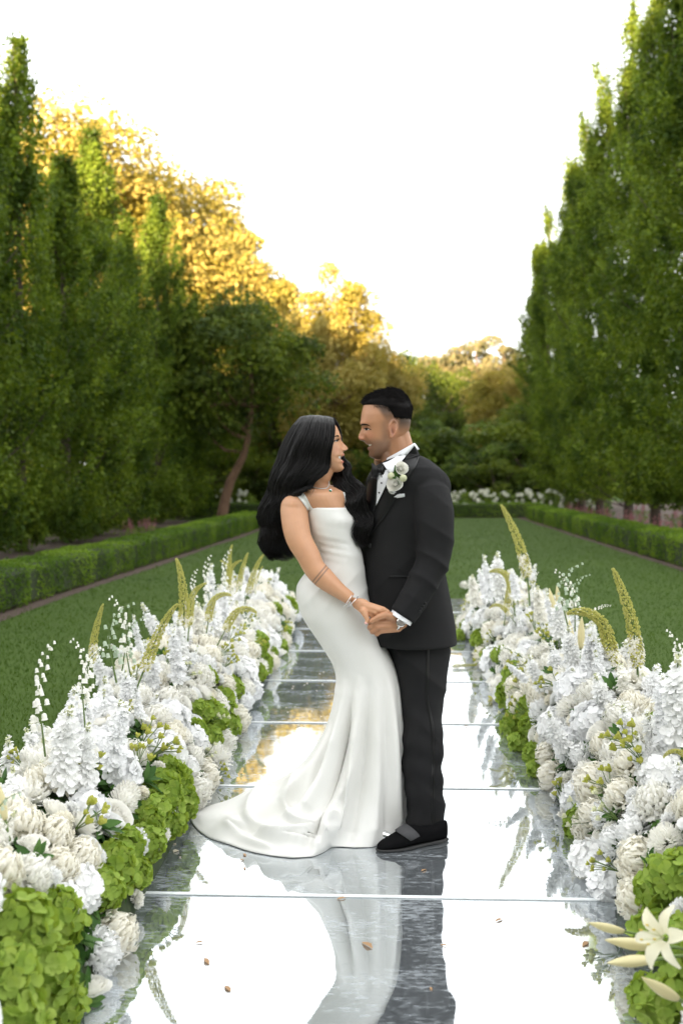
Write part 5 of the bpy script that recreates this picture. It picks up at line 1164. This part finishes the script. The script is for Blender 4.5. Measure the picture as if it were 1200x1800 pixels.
FL = {
 'chrysanthemum': [mum(.058, 170, 1, M['cream'], .5, .22), mum(.060, 190, 2, M['blush'], .7, .21), mum(.056, 150, 3, M['cream'], .2, .20, -.2), mum(.054, 130, 4, M['white'], .35, .25)],
 'rose': [rose(.042, 1, M['cream']), rose(.038, 2, M['cream']), rose(.04, 3, M['white'])],
 'green_hydrangea': [hydrangea(.080, 62, 1, M['green_hyd']), hydrangea(.072, 50, 2, M['green_hyd'], .34, -.4, .4)],
 'hydrangea': [hydrangea(.078, 70, 3, M['lilac_white'], .27), hydrangea(.07, 60, 4, M['white'], .28)],
 'carnation': [carnation(.034, 1, M['cream']), carnation(.03, 2, M['white']), carnation(.032, 3, M['blush'])],
 'stock_flower': [stock(.26, 1, M['white']), stock(.30, 2, M['lilac_white'], .032, 50), stock(.24, 3, M['cream'], .03, 40), stock(.34, 4, M['lilac_white'], .026, 52, 5)],
 'foxtail_lily': [foxtail(.56, 1, lambda t: .15+.9*max(0, t-.55)**1.2), foxtail(.52, 2, lambda t: .05+3.0*max(0, t-.62)), foxtail(.60, 3, lambda t: -.12+.5*t, .3), foxtail(.46, 4, lambda t: .1+4.2*max(0, t-.5)**1.2)],
 'bell_flower': [bells(.34, 1, M['cream']), bells(.30, 2, M['sage'], 1.2, 24, .011), bells(.38, 3, M['cream'], .5, 30, .014)],
 'bud_spray': [buds(1, M['lime']), buds(2, M['lime'], 9, .012), buds(3, M['bud_green'], 5, .011)],
 'lily_bud': [lily_bud(.095, 1)], 'lily': [lily_open(.075, 1)], 'leaf_sprig': [leafy(1), leafy(2)], }
RAD = {'chrysanthemum': .056, 'rose': .040, 'green_hydrangea': .07, 'hydrangea': .068, 'carnation': .03, 'stock_flower': .034, 'bud_spray': .03, 'leaf_sprig': .04, 'lily': .06, 'lily_bud': .03, 'bell_flower': .02, 'foxtail_lily': .02}

def mound_h(side, x, y):
    xc = 1.13; wI = .345+.02*math.sin(y*2.3+side); wO = .36+.03*math.sin(y*1.9+1.5*side)
    H = (.47+.045*math.sin(y*1.55+side*1.2)+.03*math.sin(y*3.9+side))
    t = (abs(x)-xc)/(wI if abs(x) < xc else wO); end = min(1, max(0, (9.95-y)/.25)); 
    return H*math.sqrt(max(0, 1-t*t))*math.sqrt(end) if abs(t) < 1 else 0
def mound_n(side, x, y):
    e = .01; h = lambda a, b: mound_h(side, a, b); gx = (h(x+e, y)-h(x-e, y))/(2*e); gy = (h(x, y+e)-h(x, y-e))/(2*e)
    return norm(np.array([-gx, -gy, 1.0]))
def on_mound(px, py):
    d = ray(px, py); side = -1 if px < 665 else 1; p = _c.copy()
    t = 1.2
    while t < 13:
        p = _c+d*t
        if p[2] < mound_h(side, p[0], p[1]) or p[2] < MIR+.03: return side, p
        t += .01
    return side, p
y_cuts = {-1: [1.5, 2.75, 3.75, 4.85, 6.0, 7.4, 8.7, 10.1], 1: [1.5, 2.9, 4.0, 5.2, 6.5, 7.8, 9.0, 10.1]}
ARR_LABELS = {-1: ['low floor arrangement in the bottom left corner, big green hydrangeas under cream mums', 'left floor arrangement with a white bell spike and lime buds above green hydrangeas', 'left floor arrangement with the first tall foxtail lily and blush mums',
  'left floor arrangement beside the train, thick foxtail lily and three cream roses', 'left floor arrangement with cream roses over a green hydrangea, behind the train', 'left floor arrangement crowned by a bundle of bending foxtail lilies', 'farthest left floor arrangement at the end of the mirror'],
  1: ['low floor arrangement in the bottom right corner with long lily buds', 'right floor arrangement of large cream mums with lime buds', 'right floor arrangement with the upright foxtail lily standing free against the lawn', 'right floor arrangement with two dark green hydrangeas and a drooping foxtail lily',
  'right floor arrangement with the tallest leaning foxtail lily', 'right floor arrangement with pale lily buds close behind the man', 'farthest right floor arrangement, half hidden by the man\'s jacket']}
ARR = {}
for sd in (-1, 1):
    for k in range(7):
        y0, y1 = y_cuts[sd][k], y_cuts[sd][k+1]; e = empty('flower_arrangement', (sd*1.13, (y0+y1)/2, 0), ARR_LABELS[sd][k], 'flower arrangement', 'white and green floor arrangements lining the aisle')
        ARR[(sd, k)] = e
        # foam and moss bed under the flowers
        ny, nx = 16, 14; V = []
        ye = min(y1, 9.93)
        for j in range(ny):
            yy = y0+(ye-y0)*j/(ny-1)
            for i in range(nx):
                xx = .80+.66*i/(nx-1); V.append((sd*xx-sd*1.13, yy-(y0+y1)/2, max(MIR+.002, mound_h(sd, xx, yy)*.78-.03)))
        nb = len(V); V += [(v[0], v[1], MIR+.001 if abs(v[0]+sd*1.13) < 1.2 else .002) for v in V]; F = [(j*nx+i, j*nx+i+1, (j+1)*nx+i+1, (j+1)*nx+i) for j in range(ny-1) for i in range(nx-1)]
        F += [(i, i+nb, i+1+nb, i+1) for i in range(nx-1)]+[((ny-1)*nx+i, (ny-1)*nx+i+1, (ny-1)*nx+i+1+nb, (ny-1)*nx+i+nb) for i in range(nx-1)]
        F += [(j*nx, (j+1)*nx, (j+1)*nx+nb, j*nx+nb) for j in range(ny-1)]+[(j*nx+nx-1, j*nx+nx-1+nb, (j+1)*nx+nx-1+nb, (j+1)*nx+nx-1) for j in range(ny-1)]
        obj('moss_bed', make_mesh('moss_bed', V, F, [M['moss']]), e)
        g = np.random.default_rng(100+k+50*sd); n = 1500; Cx = g.uniform(.80, 1.47, n); Cy = g.uniform(y0, ye, n)
        C = np.array([(sd*a, b, max(MIR+.02, mound_h(sd, a, b)*g.uniform(.72, .95))) for a, b in zip(Cx, Cy)])
        Nn = np.array([mound_n(sd, c[0], c[1]) for c in C]); l = g.uniform(.03, .075, n); V, F = scatter_leaves(C-np.array([sd*1.13, (y0+y1)/2, 0]), Nn, l, l*.5, .8, .2, g)
        o = obj('foliage', make_mesh('foliage', V, F, [M['fl_leaf']], False), e); o['kind'] = 'stuff'
placed = {-1: [], 1: []}
def put(kind, var, P, Nrm, spin, sc, side):
    k = int(np.clip(np.searchsorted(y_cuts[side], P[1])-1, 0, 6)); e = ARR[(side, k)]
    me = FL[kind][var % len(FL[kind])]
    q = Vector(Nrm).to_track_quat('Z', 'Y') @ Euler((0, 0, spin)).to_quaternion()
    o = bpy.data.objects.new(kind, me); COL.objects.link(o); o.parent = e; o.location = Vector(P)-e.location; o.rotation_mode = 'QUATERNION'; o.rotation_quaternion = q; o.scale = (sc,)*3
    return o
gf = np.random.default_rng(77); att_ = 1
def try_put(side, x, y, kind, var, sc, force=False, f=.78, sink=.25, z=None):
    h = mound_h(side, x, y); r = RAD[kind]*sc; n = mound_n(side, x, y); P = np.array([x, y, h])
    if z is not None: P[2] = z
    n = norm(n+np.array([0, 0, .15])+gf.normal(size=3)*.22); P = P-n*r*sink; P[2] = max(P[2], MIR+r*.75)
    if not force:
        for (q, rq) in placed[side]:
            if abs(q[1]-P[1]) < .22 and np.linalg.norm(q-P) < (f if rq < .0555 or att_ == 0 else max(f, .86))*(r+rq): return False
    placed[side].append((P, r)); put(kind, var, P, n, gf.uniform(0, 6.28), sc, side); return True
def spike(kind, var, bpx, bpy_, Y, tpx, tpy, dYt=0.0, sc=None, bulge=0):
    """a spike surveyed by its foot and its tip; bends towards where the tip points"""
    A = W(bpx, bpy_, Y); B = W(tpx, tpy, Y+dYt); me = FL[kind][var]; n = len(me.vertices); co = np.zeros(n*3, np.float32); me.vertices.foreach_get('co', co); co = co.reshape(-1, 3)
    top = co[co[:, 2]+np.abs(co[:, 0])*.7 > (co[:, 2]+np.abs(co[:, 0])*.7).max()-.01].mean(0); v = B-A; L = np.linalg.norm(top)
    s = np.linalg.norm(v)/L if sc is None else sc
    # turn the mesh so that its foot-to-tip chord runs A to B and it bends in the plane seen by the camera
    dirb = 1 if bulge >= 0 else -1; xa = norm(np.cross(np.cross(v, [dirb, 0, 0]), v)); za = norm(v); ya = np.cross(za, xa)
    lt = norm(top); lx = norm(np.array([1, 0, 0])-lt*lt[0]); ly = np.cross(lt, lx)
    Rm = np.stack([xa, ya, za], 1) @ np.stack([lx, ly, lt], 1).T
    side = -1 if bpx < 665 else 1; k = int(np.clip(np.searchsorted(y_cuts[side], A[1])-1, 0, 6)); e = ARR[(side, k)]
    o = bpy.data.objects.new(kind, me); COL.objects.link(o); o.parent = e; o.location = Vector(A)-e.location; o.rotation_mode = 'QUATERNION'; o.rotation_quaternion = Matrix(Rm.tolist()).to_quaternion(); o.scale = (s,)*3
# ---- heads surveyed one by one
for (px, py, k, v, sc) in [
    (40,1625,'green_hydrangea',0,1.25),(105,1610,'green_hydrangea',1,1.1),(75,1700,'green_hydrangea',0,1.2),(20,1720,'green_hydrangea',1,1.15),(110,1760,'green_hydrangea',1,1.0),(25,1790,'green_hydrangea',0,1.1),
    (262,1478,'green_hydrangea',0,.9),(322,1405,'green_hydrangea',0,.95),(300,1355,'green_hydrangea',1,.95),(345,1285,'green_hydrangea',0,.9),(405,1275,'green_hydrangea',0,.95),(396,1300,'green_hydrangea',1,.8),(352,1250,'green_hydrangea',1,.9),(240,1530,'green_hydrangea',0,.8),(270,1425,'green_hydrangea',0,.95),(455,1180,'green_hydrangea',1,.85),(478,1150,'green_hydrangea',0,.8),(905,1255,'green_hydrangea',1,.9),(930,1275,'green_hydrangea',0,.95),(915,1310,'green_hydrangea',0,.85),(945,1355,'green_hydrangea',0,.7),(805,1120,'green_hydrangea',0,.8),(205,1525,'green_hydrangea',1,1.15),(225,1490,'green_hydrangea',0,.9),(185,1560,'green_hydrangea',0,.9),(290,1390,'green_hydrangea',0,1.15),(300,1440,'green_hydrangea',1,1.0),(265,1450,'green_hydrangea',1,.9),(318,1370,'green_hydrangea',1,.85),
    (375,1260,'green_hydrangea',0,1.2),(395,1230,'green_hydrangea',1,1.0),(372,1300,'green_hydrangea',1,.95),(365,1190,'green_hydrangea',1,.8),(465,1165,'green_hydrangea',0,1.0),(485,1070,'green_hydrangea',1,.9),(500,1108,'green_hydrangea',0,.9),
    (70,1375,'chrysanthemum',1,1.1),(40,1450,'chrysanthemum',1,1.15),(95,1470,'chrysanthemum',1,1.1),(105,1525,'chrysanthemum',1,1.05),(55,1540,'chrysanthemum',0,1.1),(215,1410,'chrysanthemum',2,1.0),(225,1395,'chrysanthemum',2,.9),(235,1485,'chrysanthemum',3,1.1),(150,1365,'rose',2,.9),
    (300,1430,'chrysanthemum',3,.9),(215,1215,'rose',0,1.25),(200,1240,'rose',0,1.1),(100,1425,'rose',0,1.0),(150,1450,'rose',0,1.2),(195,1450,'rose',2,1.2),(145,1560,'hydrangea',1,1.0),(120,1590,'hydrangea',1,.9),(160,1420,'hydrangea',0,.9),
    (350,1145,'rose',0,1.25),(358,1178,'rose',1,1.25),(358,1218,'rose',0,1.3),(398,1240,'rose',2,1.0),(420,1150,'chrysanthemum',0,1.3),(415,1175,'chrysanthemum',3,1.1),(275,1200,'chrysanthemum',1,1.0),(318,1220,'chrysanthemum',0,.9),(305,1295,'chrysanthemum',1,1.1),(340,1330,'chrysanthemum',0,1.0),(345,1300,'hydrangea',0,.9),(330,1345,'hydrangea',1,.8),
    (445,1210,'hydrangea',0,.95),(430,1230,'hydrangea',0,.85),(470,1130,'chrysanthemum',3,1.0),(450,1080,'chrysanthemum',0,1.3),(455,1050,'chrysanthemum',3,1.2),(480,1120,'carnation',0,1.1),
    (245,1315,'bud_spray',0,1.3),(265,1330,'bud_spray',1,1.3),(240,1350,'bud_spray',0,1.2),(250,1395,'carnation',2,.9),(400,1130,'bud_spray',0,1.2),(385,1155,'bud_spray',1,1.2),
    (925,1245,'green_hydrangea',0,.95),(900,1285,'green_hydrangea',1,.95),(935,1330,'green_hydrangea',1,.8),(1165,1550,'green_hydrangea',0,1.1),(1195,1535,'green_hydrangea',1,1.1),(1150,1640,'green_hydrangea',1,1.05),(1190,1660,'green_hydrangea',0,1.0),(1160,1780,'green_hydrangea',0,1.0),(1195,1740,'green_hydrangea',1,1.0),
    (820,1100,'green_hydrangea',0,1.0),(845,1125,'green_hydrangea',1,.8),(1085,1255,'green_hydrangea',1,.7),(1165,1265,'green_hydrangea',0,.7),
    (1040,1225,'chrysanthemum',0,1.5),(1000,1245,'chrysanthemum',2,1.3),(1090,1262,'chrysanthemum',0,1.4),(985,1290,'chrysanthemum',3,1.5),(1060,1310,'chrysanthemum',1,1.0),(1030,1355,'chrysanthemum',2,.95),(1075,1360,'chrysanthemum',0,1.1),(1045,1430,'chrysanthemum',1,1.1),(1115,1460,'chrysanthemum',3,1.25),(1150,1410,'chrysanthemum',0,1.3),(1170,1480,'chrysanthemum',2,1.1),(1080,1480,'chrysanthemum',3,1.2),(1118,1580,'chrysanthemum',1,1.15),
    (1000,1310,'hydrangea',0,1.1),(1010,1400,'hydrangea',0,1.0),(1040,1530,'hydrangea',1,1.2),(1065,1550,'hydrangea',0,1.0),(880,1225,'hydrangea',0,.9),(985,1370,'rose',2,1.0),(945,1215,'rose',2,.9),
    (1120,1320,'bud_spray',0,1.4),(1135,1350,'bud_spray',1,1.3),(1080,1395,'bud_spray',0,1.2),(940,1110,'bud_spray',1,1.3),(960,1130,'bud_spray',0,1.3),(905,1085,'bud_spray',0,1.2),(920,1170,'bud_spray',1,1.2),(1040,1450,'bud_spray',2,1.2),(1085,1440,'bud_spray',2,1.1),(905,1270,'bud_spray',2,1.0),
    (905,1130,'chrysanthemum',0,1.0),(880,1110,'chrysanthemum',3,1.1),(935,1085,'rose',0,1.1),(860,1030,'hydrangea',1,.9),(840,1085,'chrysanthemum',0,1.1),(815,1030,'chrysanthemum',0,1.0)]:
    side, P = on_mound(px, py); try_put(side, P[0], P[1], k, v, sc, True, z=P[2], sink=.15)
for (bx, by, tx, ty, Y, dy) in [(1095,1637,1035,1622,2.75,-.03),(1148,1663,1064,1652,2.6,-.03),(1146,1688,1068,1693,2.55,-.04),(1190,1755,1128,1718,2.45,-.04),(10,1440,-5,1370,2.75,0),(1005,1150,1000,1090,5.2,0),(985,1080,978,1030,6.0,0),(975,1085,965,1035,6.1,0),(1020,1140,1022,1085,5.3,0)]:
    spike('lily_bud', 0, bx, by, Y, tx, ty, dy)
put('lily', 0, W(1166,1648,2.42), norm(np.array([-.75,-.55,.35])), .4, 1.0, 1)
# ---- tall spikes
for (v, bx, by, tx, ty, Y, s, kd) in [(0,235,1225,312,1062,4.2,1,'foxtail_lily'),(2,165,1205,182,1062,4.4,1,'foxtail_lily'),(0,325,1150,310,982,5.3,-1,'foxtail_lily'),(1,330,1130,362,1025,5.6,1,'foxtail_lily'),(3,362,1120,405,1045,5.9,1,'foxtail_lily'),(3,382,1135,450,1075,5.8,1,'foxtail_lily'),
    (2,420,1075,436,972,7.6,1,'foxtail_lily'),(0,428,1070,463,975,7.8,1,'foxtail_lily'),(1,400,1060,388,985,7.9,-1,'foxtail_lily'),(1,395,1050,425,985,8.1,1,'foxtail_lily'),(2,448,1040,462,995,8.6,1,'foxtail_lily'),(0,405,1045,408,958,8.2,1,'foxtail_lily'),
    (2,930,1065,880,888,6.6,-1,'foxtail_lily'),(2,1118,1240,1076,1000,4.7,-1,'foxtail_lily'),(3,1080,1220,1000,1075,4.9,-1,'foxtail_lily'),(3,905,1085,862,1003,7.2,-1,'foxtail_lily'),(1,885,1100,878,1005,7.3,-1,'foxtail_lily'),(3,905,1095,860,1068,6.9,-1,'foxtail_lily'),(3,1235,1355,1165,1330,3.1,-1,'foxtail_lily'),
    (2,80,1330,95,1125,3.3,1,'bell_flower'),(0,150,1280,185,1135,3.7,1,'bell_flower'),(0,150,1250,122,1120,3.9,-1,'bell_flower'),(1,205,1200,235,1060,4.6,1,'bell_flower'),(0,215,1180,190,1045,4.7,-1,'bell_flower'),(1,230,1190,255,1085,4.8,1,'bell_flower'),(2,350,1090,346,1000,6.6,1,'bell_flower'),(2,375,1080,370,975,7.2,1,'bell_flower'),(2,400,1060,405,965,7.6,1,'bell_flower'),
    (1,1000,1110,1022,990,5.6,1,'bell_flower'),(0,1010,1110,970,1000,5.8,-1,'bell_flower'),(1,1010,1080,1035,1010,5.6,1,'bell_flower'),(0,1030,1090,1075,1065,5.3,1,'bell_flower'),(2,940,1070,945,1005,6.6,1,'bell_flower'),(0,950,1190,855,1140,5.6,-1,'bell_flower'),(2,1185,1260,1172,1105,3.7,-1,'bell_flower'),(0,1195,1230,1215,1120,3.8,1,'bell_flower'),(1,0,1560,35,1395,2.6,1,'bell_flower')]:
    spike(kd, v, bx, by, Y, tx, ty, 0, None, s)
for (v, bx, by, tx, ty, Y) in [(0,110,1400,130,1240,3.3),(1,190,1360,225,1235,3.6),(0,150,1400,160,1270,3.4),(3,250,1270,235,1180,4.2),(0,205,1330,215,1230,3.8),(1,320,1210,305,1105,4.9),(0,325,1170,315,1090,5.2),(3,250,1150,235,1080,4.9),(0,385,1120,378,1050,6.4),(3,400,1110,395,1020,6.8),(2,355,1130,350,1060,6.0),(0,420,1100,425,1030,7.2),(3,375,1085,372,990,7.6),(1,445,1120,440,1060,7.4),
    (1,1175,1330,1165,1185,3.6),(0,1205,1330,1195,1150,3.5),(3,1190,1290,1190,1200,3.8),(0,1015,1190,1000,1100,5.0),(1,1030,1180,1040,1110,4.9),(0,960,1220,930,1150,5.2),(1,930,1200,890,1165,5.4),(2,955,1100,945,1030,6.2),(3,975,1110,960,1040,6.0),(0,985,1130,985,1050,5.8),(3,870,1060,850,975,7.6),(0,885,1055,875,970,7.4),(1,860,1060,842,1000,8.0),(2,840,1070,830,1010,8.4),(0,1140,1380,1120,1290,3.6),(0,1000,1330,965,1250,4.4),(1,910,1060,900,1000,7.0),(3,1060,1200,1050,1120,4.7)]:
    spike('stock_flower', v, bx, by, Y, tx, ty, 0, None, 1)
# ---- the rest of each bank, filled flower by flower
def nz(side, x, y, s): return math.sin(x*9*s+y*5.1*s+side)+math.sin(y*3.3*s-x*4*s+2*side)+math.sin(y*7.7*s+side*3)*.5
for side in (-1, 1):
    for att, (kinds, pr, f) in enumerate([(['hydrangea', 'green_hydrangea', 'chrysanthemum'], 240, .8), (['chrysanthemum', 'rose', 'stock_flower', 'hydrangea', 'chrysanthemum'], 1500, .72), (['chrysanthemum', 'rose', 'chrysanthemum', 'carnation', 'bud_spray', 'stock_flower'], 2200, .68), (['carnation', 'carnation', 'leaf_sprig', 'rose'], 700, .62)]):
        for _ in range(pr):
            y = gf.uniform(1.6, 9.85); ax_ = gf.uniform(.785, 1.47) if gf.random() < .6 else gf.uniform(.785, .95); x = side*ax_; k = kinds[gf.integers(len(kinds))]; n_ = nz(side, ax_, y, 1)
            if k == 'green_hydrangea' and not (ax_ < .86 or ax_ > 1.38) : continue
            if k == 'hydrangea' and n_ < 0: k = 'chrysanthemum'
            if k == 'bud_spray' and n_ > -.3: continue
            sc = gf.uniform(.85, 1.3)*(1.25 if k in ('chrysanthemum', 'hydrangea') else .6 if k == 'leaf_sprig' else 1); v = gf.integers(6)
            if k == 'stock_flower':
                if ax_ < .95: continue
                P = np.array([x, y, mound_h(side, x, y)]); 
                if any(np.linalg.norm(q-P) < .07 for q, _r in placed[side] if abs(q[1]-y) < .1): continue
                n = norm(mound_n(side, x, y)*.7+np.array([0, 0, .8])+gf.normal(size=3)*.25); placed[side].append((P+n*.04, .04)); put(k, v, P-n*.12, n, gf.uniform(0, 6), sc*.85, side); continue
            try_put(side, x, y, k, v, sc, False, f)
print('flowers', len(placed[-1]), len(placed[1]))

# ------------------------------------------------------------------ boutonniere, fallen bits
bo = empty('boutonniere', tuple(proj(bj, 694, 838, .01, 4.0)), 'small boutonniere of white ranunculus and pale buds pinned on the black lapel', 'boutonniere')
def bput(name, me, px, py, off, sc, rot):
    o = obj(name, me, bo, tuple(proj(bj, px, py, off, 4.0)-np.array(bo.location)), rot, (sc,)*3); return o
bput('ranunculus', FL['rose'][0], 640+325/5, 780+215/5, .018, .50, (1.3, .2, .3)); bput('ranunculus', FL['rose'][1], 640+270/5, 780+352/5,   .018, .68, (1.25, .1, -.35)); bput('ranunculus', FL['rose'][2], 640+250/5, 780+392/5, .008, .45, (1.6, 0, .5))
bm = MB(); bm.add(*ellipsoid((0,0,0), (.0145,.0145,.0155), nu=14, nv=10)); bud_me = bm.mesh('bud', [M['bud_green']]); bput('bud', bud_me, 640+342/5, 780+302/5, .022, 1, (1.3,0,0)); bput('bud', bud_me, 640+235/5, 780+282/5, .024, .95, (1.3,0,1))
bput('leaf_sprig', FL['leaf_sprig'][0], 640+290/5, 780+300/5, .008, .4, (1.5,0,0))
def scrap(seed, petal=False):
    g = np.random.default_rng(seed); V = []; L, w_ = (.024, .009) if not petal else (.02, .016)
    for t, f in ((0,.1),(.3,.9),(.65,.8),(1,.08)):
        for q in (-1, 0, 1): V.append((L*(t-.5), w_*.5*f*q, .0004+.0028*abs(q)*f*g.uniform(.3, 1.2)+.0012*math.sin(t*3)*g.uniform(.4, 1)))
    F = [(v*3+u, v*3+u+1, v*3+u+4, v*3+u+3) for v in range(3) for u in range(2)]; return make_mesh('fallen_leaf', V, F, [M['petal_scrap' if petal else 'dry_leaf']], True)
M['dry_leaf'] = leaf_mat('dry leaf', [(.36,.21,.11),(.46,.30,.17)], .2, .7); M['petal_scrap'] = leaf_mat('fallen petal', [(.7,.62,.48),(.75,.68,.55)], .3, .7)
SC = [scrap(1), scrap(2), scrap(3)]; PS = [scrap(4, True), scrap(5, True)]
gs = np.random.default_rng(6)
for i, (px, py, s, lab) in enumerate([(350,1657,1.2,'small brown seed scrap, leftmost on the front panel'),(363,1690,1.8,'curled dry leaf low on the front panel, left of the reflected gown'),(400,1738,1.6,'tan leaf scrap lowest on the front panel'),(645,1662,2.2,'largest tan leaf, on the reflection of the gown'),(780,1662,1.0,'brown scrap on the reflection of the trousers'),(876,1618,1.5,'brown leaf right of the reflected trousers, just before the joint'),(1028,1660,1.8,'rust brown leaf near the lily buds'),
    (430,1503,1.3,'tan scrap against the hem of the train'),(425,1512,1.0,None),(745,1530,1.2,'tan scrap just before the man\'s shoe'),(600,1580,1.4,'thin dark twig scrap on the reflected gown'),(797,1270,1.2,None),(820,1277,1.4,None),(833,1279,1.2,None),(757,1738,.8,None),(430,1527,1.0,None)]):
    o = obj('fallen_leaf', SC[i % 3], None, tuple(G(px, py, MIR+.0012)), (0, 0, gs.uniform(0, 6)), (s,)*3)
    tag(o, lab or 'tiny dry leaf scrap lying on the mirrored aisle', 'leaf', 'fallen scraps on the mirror')
for i in range(60):
    px, py = (gs.uniform(495, 590), gs.uniform(1090, 1300)) if i < 38 else (gs.uniform(300, 420), gs.uniform(1400, 1560)) if i < 46 else (gs.uniform(790, 860), gs.uniform(1120, 1260))
    if py > 1340 and px > 330: continue
    tag(obj('fallen_petal', PS[i % 2], None, tuple(G(px, py, MIR+.0012)), (0, 0, gs.uniform(0, 6)), (gs.uniform(.6, 1.1),)*3), 'tiny cream petal lying on the mirrored aisle', 'petal', 'fallen petals on the mirror')
for px, py, lab, s in ((161,1641,'white petal on the mirror beside the corner hydrangeas',1.8),(103,1690,'cream petal lying against the corner hydrangeas',1.7),(310,1497,'cream petal on the mirror left of the train',1.5)):
    tag(obj('fallen_petal', PS[0], None, tuple(G(px, py, MIR+.0012)), (0, 0, 1), (s,)*3), lab, 'petal', 'fallen petals on the mirror')
for (px, py, rz, lab) in ((778,1172,.1,'fallen yellow-green flower spike lying flat on the mirror behind the man\'s trousers'),(856,1240,1.3,'short fallen flower spike at the foot of the right arrangements')):
    o = obj('fallen_flower_spike', FL['foxtail_lily'][2], None, tuple(G(px, py, MIR+.012)), (math.pi/2, 0, rz+math.pi/2), (.45,)*3); tag(o, lab, 'flower spike')
